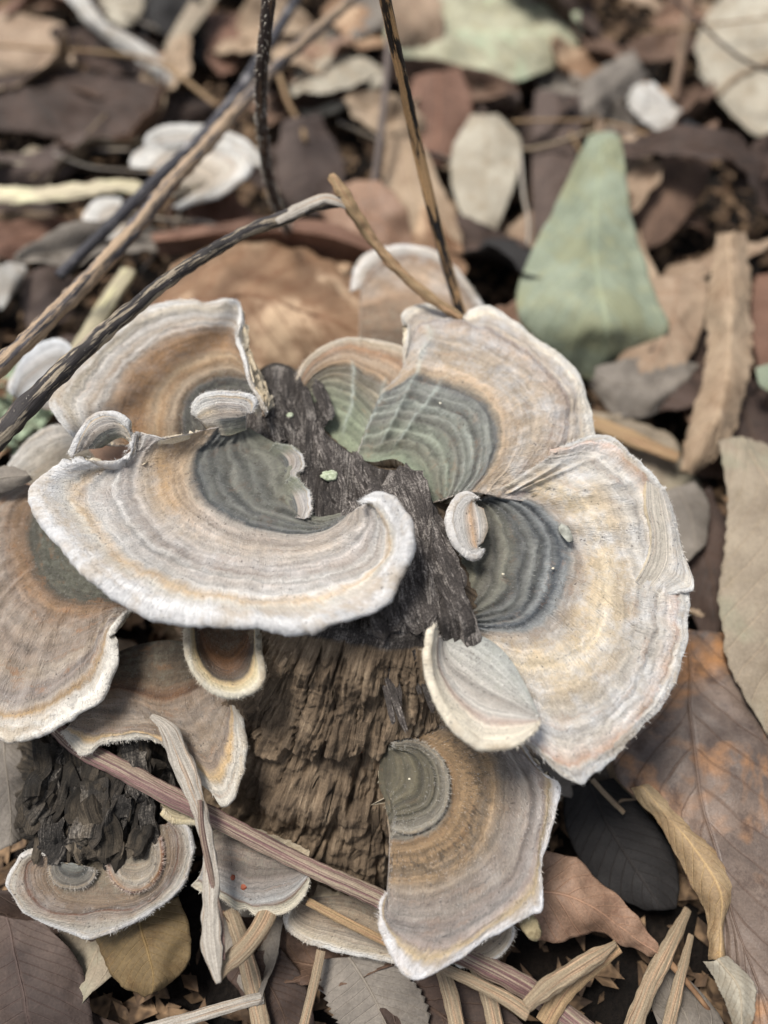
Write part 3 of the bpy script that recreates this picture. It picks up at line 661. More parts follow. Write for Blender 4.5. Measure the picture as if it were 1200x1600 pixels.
# ------------------------------------------------------------------ rotten wood
def wood_material(name, top_cols, side_cols, dark=(30, 24, 20), char=0.0):
    b = NB(name)
    a, d, tp = b.attr('arc'), b.attr('down'), b.attr('top')
    pos = b.scale(b.geo(), 100.0)
    big = b.noise(pos, 0.7, 5, 0.6)
    fib = b.noise(b.xyz(b.math('MULTIPLY', a, 9.0), b.math('MULTIPLY', d, 0.9), 0.0), 1.0, 5, 0.65, 0.6)
    fib2 = b.noise(b.xyz(b.math('MULTIPLY', a, 34.0), b.math('MULTIPLY', d, 2.6), 3.0), 1.0, 3, 0.6, 0.3)
    fine = b.noise(pos, 22.0, 4, 0.7)
    side = b.ramp(b.math('ADD', b.math('MULTIPLY', big, 0.55), b.math('MULTIPLY', fib, 0.45)),
                  [(0.3, lin(side_cols[0])), (0.45, lin(side_cols[1])), (0.55, lin(side_cols[2])), (0.68, lin(side_cols[3]))])
    med = b.noise(b.xyz(b.math('MULTIPLY', a, 2.0), b.math('MULTIPLY', d, 0.7), 6.0), 1.0, 5, 0.65)
    topc = b.ramp(b.math('ADD', b.math('MULTIPLY', fib2, 0.25), b.math('ADD', b.math('MULTIPLY', fine, 0.25), b.math('MULTIPLY', med, 0.5))),
                  [(0.35, lin(top_cols[0])), (0.5, lin(top_cols[1])), (0.64, lin(top_cols[2]))])
    tw = b.math('ADD', tp, b.math('MULTIPLY', b.math('SUBTRACT', b.noise(pos, 2.2, 4, 0.6), 0.5), 0.9))
    c = b.mix(b.rng(tw, 0.35, 0.65, 0, 1), side, topc)
    c = b.mix(1.0, c, b.gray(b.rng(fib2, 0.25, 0.75, 0.72, 1.25)), 'MULTIPLY')
    c = b.mix(1.0, c, b.gray(b.rng(fine, 0.25, 0.75, 0.68, 1.25)), 'MULTIPLY')
    c = b.mix(1.0, c, b.gray(b.rng(b.attr('tint'), 0.0, 1.0, 0.55, 1.35)), 'MULTIPLY')
    cr = b.rng(b.noise(b.xyz(b.math('MULTIPLY', a, 5.0), b.math('MULTIPLY', d, 0.55), 8.0), 1.0, 3, 0.6, 0.8), 0.30, 0.38, 1, 0)
    c = b.mix(b.math('MULTIPLY', cr, 0.7), c, lin(dark))
    h = b.math('ADD', b.math('MULTIPLY', fib2, 0.6), b.math('MULTIPLY', fine, 0.5))
    b.bump(b.math('ADD', h, fib), 0.8, 0.0009)
    return b.done(c, 0.95)

def wood_block(parent, name, rings, mat, top_z, NA=420, ND=260, NTOP=70, seed=0.0, fibre=1.0, rough=1.0, step=None, grain=(5.5, 0.8), plates=1.0):
    """rings: list of (z, closed list of world xy) from the top edge downwards"""
    R = np.stack([crspline(np.array([[x, y, z] for x, y in pts]), NA + 1, closed=True)[:-1] for z, pts in rings])
    k = len(rings)
    vv = np.linspace(0, k - 1, ND)
    G = pchip(np.arange(k), R, vv)
    A = np.concatenate([[0], np.cumsum(np.linalg.norm(np.diff(R[k // 2], axis=0), axis=1))])[None] * np.ones((ND, 1))
    D = np.concatenate([[0], np.cumsum(np.linalg.norm(np.diff(G.mean(1), axis=0), axis=1))])[:, None] * np.ones((1, NA))
    Dn = np.concatenate([np.zeros((1, NA)), np.cumsum(np.linalg.norm(np.diff(G, axis=0), axis=2), axis=0)])
    N = vnormals(np.concatenate([G, G[:, :1]], 1))[:, :-1]
    cen = G.mean((0, 1))
    if ((G - cen) * N).sum(-1).mean() < 0: N = -N
    per = lambda q: q
    s = seed
    x, y, z = G[..., 0], G[..., 1], G[..., 2]
    tw = smooth(0, 0.15, A / A.max()) * smooth(0, 0.15, 1 - A / A.max())
    rid = 1 - np.abs(noise(A * 2.2 + s, Dn * 0.16, s)) * 2
    h = fibre * tw * (0.13 * rid + 0.07 * (1 - 2 * np.abs(noise(A * 5.5, Dn * 0.35, s + 3))) + 0.035 * noise(A * 14, Dn * 0.8, s + 5))
    h = h + rough * (0.16 * fbm(x * 0.8, y * 0.8, z * 0.8 + s, 3) + 0.045 * fbm(x * 3.5, y * 3.5, z * 3.5 + s, 4))
    # crumbly cross breaks
    cb = noise(A * 1.1, Dn * 1.6, s + 11)
    h = h + rough * (0.10 if plates < 1 else 0.04) * (smooth(-0.05, 0.02, cb) - 0.5) * smooth(0.2, 1.2, Dn)
    for (fa, fd, amp, sd_) in ((0.8, 0.14, 0.26, 21), (2.6, 0.25, 0.09, 25), (6.0, 0.7, 0.03, 29)):   # splintered plates
        qn = noise(A * fa + 0.3 * noise(A * 3, Dn * 1.5, s), Dn * fd, s + sd_) * 2.5 + 3
        h = h + plates * amp * (np.floor(qn) + smooth(0.9, 1.0, qn % 1.0) - 3) * 0.6 * smooth(0.1, 0.8, Dn) * tw
    # long drying cracks and fine fibres along the grain
    ck = np.abs(noise(A * 1.5 + 0.25 * noise(A * 2, Dn * 0.9, s + 31), Dn * 0.13, s + 33))
    h = h - plates * 0.30 * smooth(0.05, 0.0, ck) * smooth(-0.25, 0.2, noise(A * 0.9, Dn * 0.45, s + 35)) * tw
    ck2 = np.abs(noise(A * 4.2 + 0.3 * noise(A * 3, Dn * 1.2, s + 37), Dn * 0.35, s + 39))
    h = h - plates * 0.07 * smooth(0.10, 0.0, ck2) * tw
    h = h + plates * (0.018 * noise(A * 17, Dn * 0.9, s + 41) + 0.016 * noise(A * 36, Dn * 2.0, s + 43))
    if step is not None: h = h + step(G, Dn)
    h = h * smooth(0.0, 0.9, Dn)
    G = G + N * h[..., None]
    # top face: shrink the upper rim to a line down the middle
    T = []
    c0 = G[0].mean(0)
    for i in range(1, NTOP + 1):
        q = i / NTOP
        r = c0 + (G[0] - c0) * (1 - q) ** 0.9
        T.append(r)
    T = np.array(T)
    zz = top_z(T[..., 0], T[..., 1])
    gr = 0.10 * np.floor(3 * noise(T[..., 0] * 1.4, T[..., 1] * 0.3, s + 7)) / 2 + 0.09 * (1 - 2 * np.abs(noise(T[..., 0] * grain[0] * 0.5, T[..., 1] * grain[1] * 0.4, s + 1))) + 0.04 * noise(T[..., 0] * grain[0] * 2, T[..., 1] * grain[1], s) + 0.05 * fbm(T[..., 0] * 2.5, T[..., 1] * 2.5, s, 4)
    q = (np.arange(1, NTOP + 1) / NTOP)[:, None]
    wq = smooth(0, 0.12, q)
    T[..., 2] = G[0][None, :, 2] * (1 - wq) + (zz + gr) * wq
    allv = np.concatenate([T[::-1], G])
    arc = np.concatenate([T[::-1][..., 0] * 1.0, A]); dn = np.concatenate([T[::-1][..., 1], Dn])
    top = np.concatenate([np.ones(T.shape[:2]), 1 - smooth(0.0, 0.45, Dn)])
    F = grid_faces(len(allv), NA, wrap=True)
    o = mesh_obj(name, allv.reshape(-1, 3), F, mat, parent, {'arc': arc, 'down': dn, 'top': top, 'tint': np.full(arc.shape, 0.5)})
    return o, G, N, A, Dn

def splinter(parent, path, nrm, w, th, mat, tint, top, a0, d0, seed, name='splinter'):
    """a torn strip of wood fibre laid along a path"""
    n = 22; K = 12
    p = crspline(path, n); 
    T = np.gradient(p, axis=0); T /= np.linalg.norm(T, axis=1, keepdims=True)
    nn = np.stack([np.interp(np.linspace(0, 1, n), np.linspace(0, 1, len(nrm)), nrm[:, j]) for j in range(3)], 1)
    sd = np.cross(T, nn); sd /= np.linalg.norm(sd, axis=1, keepdims=True); up = np.cross(sd, T)
    L = np.concatenate([[0], np.cumsum(np.linalg.norm(np.diff(p, axis=0), axis=1))])
    s_ = L / L[-1]
    ang = np.linspace(0, 2 * math.pi, K, endpoint=False)[None]
    cx = np.sign(np.cos(ang)) * np.abs(np.cos(ang)) ** 0.35; cy = np.sign(np.sin(ang)) * np.abs(np.sin(ang)) ** 0.35
    env = (smooth(-0.06, 0.04, s_) * smooth(1.06, 0.9 + 0.07 * rng.uniform(), s_))[:, None]
    jag = 1 + 0.5 * noise(L[:, None] * 0.9 + seed, ang * 1.3, seed) + 0.22 * noise(L[:, None] * 5, ang * 2.5, seed)
    end = 0.5 * max(w, 0.12) * noise(ang * 3, seed, 2.0) * (smooth(0.9, 1, s_) - smooth(0.1, 0, s_))[:, None]
    V = p[:, None] + sd[:, None] * (cx * w * env * jag)[..., None] + up[:, None] * (cy * th * env * jag)[..., None] + T[:, None] * (end * 3)[..., None]
    V = np.concatenate([np.repeat(V[:1].mean(1, keepdims=True), K, 1), V, np.repeat(V[-1:].mean(1, keepdims=True), K, 1)])
    at = {'arc': a0 + np.concatenate([cx * w] * 1 + []) * np.ones((n + 2, 1)), 'down': d0 + np.concatenate([L[:1], L, L[-1:]])[:, None] * np.ones((1, K)), 'top': np.full((n + 2, K), top), 'tint': np.full((n + 2, K), tint)}
    return mesh_obj(name, V.reshape(-1, 3), grid_faces(n + 2, K, wrap=True), mat, parent, at, smooth_shade=False)

def strips_on_side(parent, blk, mat, count, jr, ir, wr, lr, off, top=0.0, drift=8, thk=0.45):
    _, G, N, A, Dn = blk
    nd, na = A.shape
    for k in range(count):
        j0 = random.uniform(*jr); i0 = int(random.uniform(*ir) * nd); ln = random.uniform(*lr)
        i1 = i0
        while i1 < nd - 2 and Dn[i1, int(j0) % na] - Dn[i0, int(j0) % na] < ln: i1 += 1
        if i1 - i0 < 5: continue
        ii = np.linspace(i0, i1, 6).astype(int); jj = (j0 + np.linspace(0, random.uniform(-drift, drift), 6)).astype(int) % na
        o_ = random.uniform(*off)
        lift = -4 * 0.16 * (np.linspace(0, 1, 6)[:, None] - 0.5) ** 2
        w = random.uniform(*wr)
        splinter(parent, G[ii, jj] + N[ii, jj] * (o_ + lift), N[ii, jj], w, w * thk, mat, random.uniform(0, 1), top if np.isscalar(top) else random.uniform(*top), A[i0, int(j0) % na], Dn[i0, int(j0) % na], k * 3.3)

def xy(px, py, z):
    p = P(px, py, z); return (p[0], p[1])

back_top = [xy(412, 578, 5.6), xy(464, 584, 5.6), xy(500, 668, 5.6)]
def sh(p, k): return [(x * k + 0.3 * (k - 1), y * k + 0.4 * (k - 1)) for x, y in p]
def ring(z, pts, k): return (z, sh(back_top, k) + [xy(a, b, z) for a, b in pts])
rings = [
 ring(5.65, [(584,728),(652,742),(690,826),(720,938),(640,1000),(530,985),(425,955),(372,850),(370,690)], 1.0),
 ring(5.0,  [(588,746),(656,760),(693,850),(720,965),(655,1035),(540,1030),(432,1005),(352,880),(360,700)], 1.02),
 ring(4.2,  [(596,776),(664,790),(700,880),(722,1000),(655,1085),(545,1090),(436,1062),(345,920),(350,720)], 1.06),
 ring(3.0,  [(608,816),(676,830),(712,930),(726,1070),(640,1175),(540,1195),(418,1160),(330,980),(340,740)], 1.1),
 ring(1.6,  [(618,846),(686,860),(720,980),(716,1200),(625,1310),(520,1335),(385,1280),(300,1060),(330,760)], 1.16),
 ring(0.2,  [(632,866),(700,880),(730,1010),(716,1290),(625,1400),(510,1415),(352,1350),(250,1120),(320,780)], 1.25),
 ring(-1.0, [(652,886),(720,900),(750,1040),(720,1340),(625,1440),(500,1450),(340,1400),(230,1160),(310,800)], 1.35),
]
def stump_step(G, Dn):
    # upper layer stands proud of the rotten layer under it, break line runs ragged across the front
    x, z = G[..., 0], G[..., 2]
    ln = 3.35 + 0.16 * x + 0.35 * noise(x * 1.3, 2.0) + 0.18 * noise(x * 4.0, 7.0)
    up = smooth(-0.05, 0.08, z - ln)
    ln2 = 1.9 + 0.5 * noise(x * 1.1, 12.0) + 0.2 * noise(x * 4.0, 17.0)
    cr = np.exp(-((x + 0.55 - 0.35 * (z - 3.0) + 0.08 * noise(z * 3, 4.0)) / 0.07) ** 2) * smooth(2.2, 2.6, z) * smooth(3.6, 3.2, z)
    return 0.38 * up - 0.12 * smooth(-0.04, 0.1, ln2 - z) - 0.4 * cr
def stump_top(x, y):
    return 5.62 + 0.13 * noise(x * 0.9, y * 0.5, 3.0) + 0.25 * smooth(0.2, 1.0, x) * smooth(2.5, -0.5, y)
WOOD = wood_material('rotten_wood', [(34, 31, 29), (66, 61, 58), (150, 143, 136)], [(46, 38, 31), (92, 78, 63), (120, 103, 84), (164, 146, 122)])
st = thing('tree_stump', (0, -2, 0), 'rotten upright stump with blackened grey top and crumbling brown front', 'stump')
blk = wood_block(st, 'trunk', rings, WOOD, stump_top, step=stump_step, seed=2.0, NA=840, ND=340, NTOP=40, fibre=0.55)
# which columns of the trunk face the front
jf = [j for j in range(840) if blk[2][130, j, 1] < -0.25]
jlo, jhi = min(jf), max(jf)
random.seed(5)
strips_on_side(st, blk, WOOD, 26, (jlo, jhi), (0.05, 0.24), (0.03, 0.13), (1.3, 2.6), (-0.02, 0.03), top=(0.0, 0.35), drift=10, thk=0.35)
strips_on_side(st, blk, WOOD, 22, (jlo, jhi), (0.40, 0.7), (0.03, 0.10), (0.7, 2.0), (-0.02, 0.02), top=(0.0, 0.2), drift=18, thk=0.35)
# grey weathered slabs and slivers along the top
tdir = P(690, 960, 5.7) - P(600, 740, 5.7); tdir /= np.linalg.norm(tdir)
for k in range(110):
    px, py = random.choice([(random.uniform(560, 690), random.uniform(735, 930)), (random.uniform(560, 690), random.uniform(735, 930)), random.choice([(random.uniform(425, 500), random.uniform(590, 670)), (random.uniform(500, 560), random.uniform(690, 790))])])
    if px > 640 + (py - 735) * 0.36: continue
    c_ = P(px, py, 5.7); L_ = random.uniform(1.2, 3.4) if px > 540 else random.uniform(0.7, 1.5); w_ = random.uniform(0.03, 0.17)
    d_ = tdir + np.array([random.uniform(-.12, .12), 0, 0])
    pts = np.array([c_ + d_ * L_ * q for q in np.linspace(0, 1, 6)])
    pts[:, 2] = stump_top(pts[:, 0], pts[:, 1]) + random.uniform(-0.06, 0.08) + 0.012 * rng.normal(size=6)
    over = smooth(P(650, 975, 5.7)[1], P(650, 1010, 5.7)[1], pts[:, 1])
    pts[:, 2] -= 0.9 * over
    splinter(st, pts, np.tile([0.0, 0, 1.0], (6, 1)), w_, w_ * 0.5, WOOD, random.uniform(0.1, 1.0), 1.0, c_[0], c_[1], k * 2.1)
# bigger split slab at the right edge of the top
for (a_, b_, c2, d2, w_) in [(628, 742, 704, 938, 0.42), (596, 760, 660, 985, 0.40), (560, 800, 610, 990, 0.36)]:
    p0, p1 = P(a_, b_, 5.85), P(c2, d2, 5.75)
    pts = np.array([p0 + (p1 - p0) * q for q in np.linspace(0, 1, 6)])
    splinter(st, pts, np.tile([0.0, 0, 1.0], (6, 1)), w_, 0.2, WOOD, 0.72, 1.0, a_ * 0.01, 0.0, a_ * 1.0, name='split_slab')

CHAR = wood_material('charred_wood', [(18, 17, 16), (46, 43, 40), (120, 113, 104)], [(16, 15, 14), (42, 38, 33), (74, 66, 56), (124, 112, 96)], dark=(8, 8, 8))
cr_ = [(2.25, [xy(60,1160,2.9), xy(130,1150,2.9), xy(210,1165,2.9), xy(258,1200,2.9), xy(262,1262,2.6), xy(206,1312,2.3), xy(130,1338,2.3), xy(76,1322,2.4), xy(52,1240,2.7)]),
       (1.8, [xy(44,1150,1.8), xy(130,1140,1.8), xy(220,1155,1.8), xy(272,1195,1.8), xy(272,1275,1.8), xy(216,1330,1.8), xy(130,1356,1.8), xy(66,1336,1.8), xy(38,1240,1.8)]),
       (-0.8, [xy(40,1150,-.8), xy(130,1130,-.8), xy(230,1150,-.8), xy(280,1190,-.8), xy(280,1290,-.8), xy(220,1345,-.8), xy(130,1370,-.8), xy(60,1350,-.8), xy(30,1240,-.8)])]
ch = thing('charred_log', (-8, -5, 0), 'black crumbling charred wood chunk above the low double lobed fungus', 'wood')
cblk = wood_block(ch, 'wood', cr_, CHAR, lambda x, y: 2.35 + 0.5 * fbm(x * 1.6, y * 0.9, 1.0, 3) + 0.18 * np.abs(noise(x * 5, y * 1.5, 4)), NA=260, ND=90, NTOP=90, seed=9.0, fibre=0.7, rough=1.5, grain=(3, 2), plates=0.35)
random.seed(11)
for k in range(85):        # crumbling columns of black wood
    px, py = random.uniform(66, 246), random.uniform(1150, 1300)
    c_ = P(px, py, 2.45 - (py - 1155) / 163 * 0.3); L_ = min(random.uniform(0.5, 1.7), max(0.25, (1335 - py) * 0.0155)); w_ = random.choice([random.uniform(0.03, 0.12), random.uniform(0.12, 0.34)])
    d_ = np.array([random.uniform(-.4, .4), -1, random.uniform(-0.6, 0.1)]); d_ /= np.linalg.norm(d_)
    pts = np.array([c_ + d_ * L_ * q + 0.03 * rng.normal(size=3) for q in np.linspace(0, 1, 5)]) + np.array([0, 0, random.uniform(0.0, 0.40)])
    splinter(ch, pts, np.tile([0.0, 0.2, 1.0], (5, 1)), w_, w_ * 0.7, CHAR, random.uniform(0.0, 1.0) ** 1.5, random.uniform(0, 1), c_[0], c_[1], k * 1.7)

# ------------------------------------------------------------------ leaves
DK = {'k': 0.87}
def dk(c): return tuple(np.array(soft(c, 0.82)) * DK['k'])
def leaf_material(name, c1, c2, spots=(60, 40, 28), spot_amt=0.4, vein=(170, 150, 120), vein_amt=0.35, rough=0.7, nv=11.0, scale=1.0, patch=None, seed=0.0):
    b = NB(name)
    u, s_ = b.attr('lu'), b.attr('ls')
    pos = b.scale(b.geo(), 100.0)
    pos = b.n('ShaderNodeVectorMath', operation='ADD'); b.put(pos.inputs[0], b.scale(b.geo(), 100.0)); pos.inputs[1].default_value = (seed, seed * 2.3, 0)
    pos = pos.outputs[0]
    n1 = b.noise(pos, 0.55 * scale, 5, 0.62)
    c = b.ramp(n1, [(0.34, lin(dk(c1))), (0.62, lin(dk(c2)))])
    if patch:
        n3 = b.noise(pos, 0.38 * scale, 4, 0.6, 0.4)
        c = b.mix(b.rng(n3, 0.50, 0.60, 0, 0.85), c, lin(soft(patch, 0.8)))
    n2 = b.noise(pos, 1.6 * scale, 5, 0.7)
    c = b.mix(b.math('MULTIPLY', b.rng(n2, 0.52, 0.68, 0, 1), spot_amt), c, lin(spots))
    au = b.math('ABSOLUTE', u)
    sw = b.math('ADD', s_, b.math('MULTIPLY', b.math('SUBTRACT', b.noise(pos, 1.0, 2, 0.5), 0.5), 0.03))
    saw = b.math('FRACT', b.math('SUBTRACT', b.math('MULTIPLY', sw, nv), b.math('MULTIPLY', au, nv * 0.24)))
    vd = b.math('ABSOLUTE', b.math('SUBTRACT', saw, 0.5))
    vm = b.math('MAXIMUM', b.rng(vd, 0.0, 0.07, 1, 0), b.rng(au, 0.01, 0.05, 1, 0))
    c = b.mix(b.math('MULTIPLY', vm, vein_amt), c, lin(vein))
    net = b.n('ShaderNodeTexVoronoi', feature='DISTANCE_TO_EDGE'); b.put(net.inputs['Vector'], pos); net.inputs['Scale'].default_value = 6.0
    nm = b.rng(net.outputs['Distance'], 0.0, 0.06, 1, 0)
    c = b.mix(b.math('MULTIPLY', nm, vein_amt * 0.4), c, lin(vein))
    fine = b.noise(pos, 18.0, 3, 0.7)
    c = b.mix(1.0, c, b.gray(b.rng(fine, 0.25, 0.75, 0.78, 1.2)), 'MULTIPLY')
    b.bump(b.math('ADD', b.math('MULTIPLY', vm, 0.8), b.math('MULTIPLY', fine, 0.5)), 0.5, 0.0006)
    return b.done(c, rough)

def leaf_mesh(parent, L, M, R, mat, NS=46, NU=25, seed=0.0, serr=0.0, nser=22, crumple=0.06, nv=11.0, cup=0.0, jag=0.02, th=0.018, name='blade', corr=1.6):
    """L, M, R: world polylines (cm) of the left edge, midrib, right edge"""
    C = np.stack([crspline(L, NS), crspline(M, NS), crspline(R, NS)])
    u = np.linspace(-1, 1, NU)
    G = pchip([-1, 0, 1], C, u).transpose(1, 0, 2)            # (NS, NU, 3)
    S = np.linspace(0, 1, NS)[:, None] * np.ones((1, NU)); U = np.ones((NS, 1)) * u[None]
    N = vnormals(G)
    if N[..., 2].mean() < 0: N = -N
    sc = np.linalg.norm(np.diff(C[1], axis=0), axis=1).sum()
    e = (C[2] - C[0]); 
    edge = np.abs(U) ** 6
    saw = (S * nser) % 1.0
    k = 1 - edge * serr * saw - edge * jag * (1 + noise(S * 9 + seed, U * 0.5, seed) * 1.5 + 0.8 * noise(S * 26, U, seed))
    G = C[1][:, None] + (G - C[1][:, None]) * k[..., None]
    lat = np.abs((S * nv - np.abs(U) * nv * 0.24) % 1.0 - 0.5) * 2
    h = crumple * (0.7 * fbm(G[..., 0] * 0.6 + seed, G[..., 1] * 0.6, G[..., 2] * 0.4 + seed, 3) + 0.35 * (0.4 - np.abs(noise(G[..., 0] * 1.1, G[..., 1] * 1.1 + seed, 3.0)) * 1.5)) + corr * 0.012 * sc / 8 * (lat - 0.5) * 3.0 * smooth(0.02, 0.2, np.abs(U)) + cup * (U ** 2)
    G = G + N * h[..., None]
    N = vnormals(G)
    if N[..., 2].mean() < 0: N = -N
    B = G - N * th
    n = NS * NU
    f1 = grid_faces(NS, NU); f2 = grid_faces(NS, NU, off=n, flip=True)
    loop = np.concatenate([np.arange(NU), np.arange(2 * NU - 1, n, NU), np.arange(n - 2, n - NU - 1, -1), np.arange(n - 2 * NU, 0, -NU)])
    nx = np.roll(loop, -1)
    f3 = np.stack([loop, loop + n, nx + n, nx], 1)
    v = np.concatenate([G.reshape(-1, 3), B.reshape(-1, 3)])
    at = {'lu': np.tile(U.ravel(), 2), 'ls': np.tile(S.ravel(), 2)}
    o = mesh_obj(name, v, np.concatenate([f1, f2, f3]), mat, parent, at)
    return o, G[:, NU // 2], N[:, NU // 2]

def tube(parent, name, path, rad, mat, ns=10, nseg=60, flat=1.0, seed=0.0, lump=0.08, endcap=True, twist=0.0, ribs=0.0):
    p = crspline(path, nseg)
    T = np.gradient(p, axis=0); T /= np.linalg.norm(T, axis=1, keepdims=True)
    ref = np.array([0, 0, 1.0]) if abs(T[:, 2].mean()) < 0.85 else np.array([1.0, 0, 0])
    sd = np.cross(T, ref); sd /= np.linalg.norm(sd, axis=1, keepdims=True); up = np.cross(sd, T)
    s_ = np.linspace(0, 1, nseg)
    r = np.interp(s_, np.linspace(0, 1, len(np.atleast_1d(rad))), np.atleast_1d(rad)) if np.ndim(rad) else np.full(nseg, rad)
    Ln = np.concatenate([[0], np.cumsum(np.linalg.norm(np.diff(p, axis=0), axis=1))])
    a = np.linspace(0, 2 * math.pi, ns, endpoint=False)[None] + twist * Ln[:, None]
    rr = r[:, None] * (1 + lump * noise(Ln[:, None] * 3 + seed, np.cos(a) * 1.2, np.sin(a) * 1.2 + seed))
    rr = rr * (1 + ribs * np.cos(a * 7 + 0.5 * noise(Ln[:, None], seed)))
    aa = a
    V = p[:, None] + sd[:, None] * (np.cos(aa) * rr)[..., None] + up[:, None] * (np.sin(aa) * rr * flat)[..., None]
    if endcap:
        V = np.concatenate([np.repeat(p[:1, None], ns, 1), V, np.repeat(p[-1:, None], ns, 1)])
        Ln = np.concatenate([Ln[:1], Ln, Ln[-1:]]); a = np.concatenate([a[:1], a, a[-1:]])
    o = mesh_obj(name, V.reshape(-1, 3), grid_faces(len(V), ns, wrap=True), mat, parent,
                 {'along': np.repeat(Ln, ns), 'ang': np.sin(a + 0.6).ravel() * 1.0, 'angc': np.cos(a + 0.6).ravel()})
    return o, p, T, r

def bristles(parent, p, T, r, n, ln, mat):
    i = rng.integers(1, len(p) - 1, n)
    f = rng.uniform(0, 1, (n, 1)); c = p[i] * (1 - f) + p[np.minimum(i + 1, len(p) - 1)] * f
    d = np.cross(T[i], rng.normal(size=(n, 3))); d /= np.linalg.norm(d, axis=1, keepdims=True)
    root = c + d * r[i][:, None] * 0.9
    tip = root + (d * 0.8 + T[i] * rng.uniform(-0.6, 0.6, (n, 1))) * ln * rng.uniform(0.4, 1.1, (n, 1))
    sd = np.cross(d, T[i]) * 0.009
    v = np.stack([root - sd, root + sd, tip], 1).reshape(-1, 3)
    z = np.zeros(len(v))
    o = mesh_obj('bristles', v, np.arange(len(v)).reshape(-1, 3), mat, parent, {'along': z, 'ang': z, 'angc': z}, smooth_shade=False)
    o['kind'] = 'stuff'

_lm = {}
def lmat(kind):
    if kind in _lm: return _lm[kind]
    K = dict(
     green=((122, 132, 108), (150, 160, 134), dict(spots=(140, 132, 92), spot_amt=0.35, vein=(168, 178, 148), vein_amt=0.3, patch=(122, 124, 92))),
     palegreen=((142, 138, 110), (178, 174, 144), dict(spots=(140, 128, 92), spot_amt=0.5, vein=(196, 200, 170), vein_amt=0.3, patch=(158, 170, 138))),
     orange=((124, 90, 62), (164, 126, 92), dict(spots=(96, 62, 42), spot_amt=0.5, vein=(104, 70, 48), vein_amt=0.6, patch=(196, 164, 128))),
     russet=((118, 86, 65), (160, 124, 98), dict(spots=(86, 56, 42), spot_amt=0.5, vein=(176, 136, 110), vein_amt=0.4, rough=0.5)),
     red=((98, 66, 50), (132, 94, 74), dict(spots=(74, 46, 36), spot_amt=0.4, vein=(160, 116, 92), vein_amt=0.3)),
     brown=((86, 62, 48), (124, 94, 74), dict(spots=(54, 40, 32), spot_amt=0.5, vein=(140, 112, 90), vein_amt=0.3)),
     darkbrown=((50, 38, 32), (82, 62, 52), dict(spots=(34, 28, 24), spot_amt=0.4, vein=(96, 76, 62), vein_amt=0.3)),
     purple=((66, 52, 46), (98, 80, 70), dict(spots=(44, 36, 34), spot_amt=0.4, vein=(104, 86, 80), vein_amt=0.25)),
     grey=((96, 88, 80), (136, 126, 114), dict(spots=(72, 62, 54), spot_amt=0.4, vein=(150, 140, 126), vein_amt=0.3)),
     tan=((150, 122, 94), (184, 158, 128), dict(spots=(110, 86, 64), spot_amt=0.4, vein=(196, 172, 142), vein_amt=0.35)),
     peach=((140, 114, 90), (176, 150, 122), dict(spots=(120, 92, 70), spot_amt=0.4, vein=(134, 100, 76), vein_amt=0.35)),
     cream=((152, 140, 118), (192, 183, 162), dict(spots=(128, 110, 86), spot_amt=0.5, vein=(142, 124, 98), vein_amt=0.35)),
     white=((158, 150, 138), (200, 197, 190), dict(spots=(128, 114, 98), spot_amt=0.5, vein=(200, 192, 178), vein_amt=0.3)),
     blotch=((92, 78, 70), (132, 112, 98), dict(spots=(58, 46, 42), spot_amt=0.7, vein=(86, 66, 54), vein_amt=0.4, patch=(166, 112, 64), rough=0.42)),
     ochre=((130, 100, 68), (178, 150, 110), dict(spots=(110, 78, 44), spot_amt=0.5, vein=(206, 172, 118), vein_amt=0.3)),
     yellow=((98, 78, 48), (132, 108, 70), dict(spots=(80, 58, 34), spot_amt=0.5, vein=(160, 132, 84), vein_amt=0.3)),
     black=((26, 24, 24), (42, 39, 38), dict(spots=(24, 22, 22), spot_amt=0.4, vein=(62, 56, 52), vein_amt=0.25)),
     greytan=((134, 118, 98), (166, 150, 126), dict(spots=(112, 100, 80), spot_amt=0.4, vein=(176, 158, 134), vein_amt=0.25, patch=(130, 124, 102))),
    )[kind]
    _lm[kind] = leaf_material('leaf_' + kind, K[0], K[1], seed=len(_lm) * 3.7, **K[2])
    return _lm[kind]

def leaf(label, L, M, R, kind, petiole=None, group=None, world=False, rib=0.035, **kw):
    if not world: L, M, R = PW(L), PW(M), PW(R)
    base = np.array(M).mean(0)
    e = thing('leaf', base, label, 'leaf', group)
    m = lmat(kind)
    bl, ml, nn = leaf_mesh(e, L, M, R, m, **kw)
    path = ml[::3] - nn[::3] * 0.004
    if petiole is not None:
        path = np.concatenate([PW(petiole) if not world else petiole, path])
    tube(e, 'midrib', path, np.linspace(rib, rib * 0.3, 6), m, ns=6, nseg=30)
    return e

def rib_mat():
    b = NB('leaf_midrib')
    n = b.noise(b.scale(b.geo(), 100.0), 2.0, 3, 0.6)
    return b.done(b.ramp(n, [(0.35, lin((86, 62, 44))), (0.65, lin((142, 112, 84)))]), 0.8)
RIB = rib_mat()

def mid(L, R, dz=0.0, w=0.5):
    """a midrib between two edges"""
    n = max(len(L), len(R))
    a, b_ = crspline(np.array(L, float), n), crspline(np.array(R, float), n)
    return [(x[0] * (1 - w) + y[0] * w, x[1] * (1 - w) + y[1] * w, x[2] * (1 - w) + y[2] * w + dz) for x, y in zip(a, b_)]

def leaf2(label, L, R, kind, dz=0.1, w=0.5, **kw):
    leaf(label, L, mid(L, R, dz, w), R, kind, **kw)

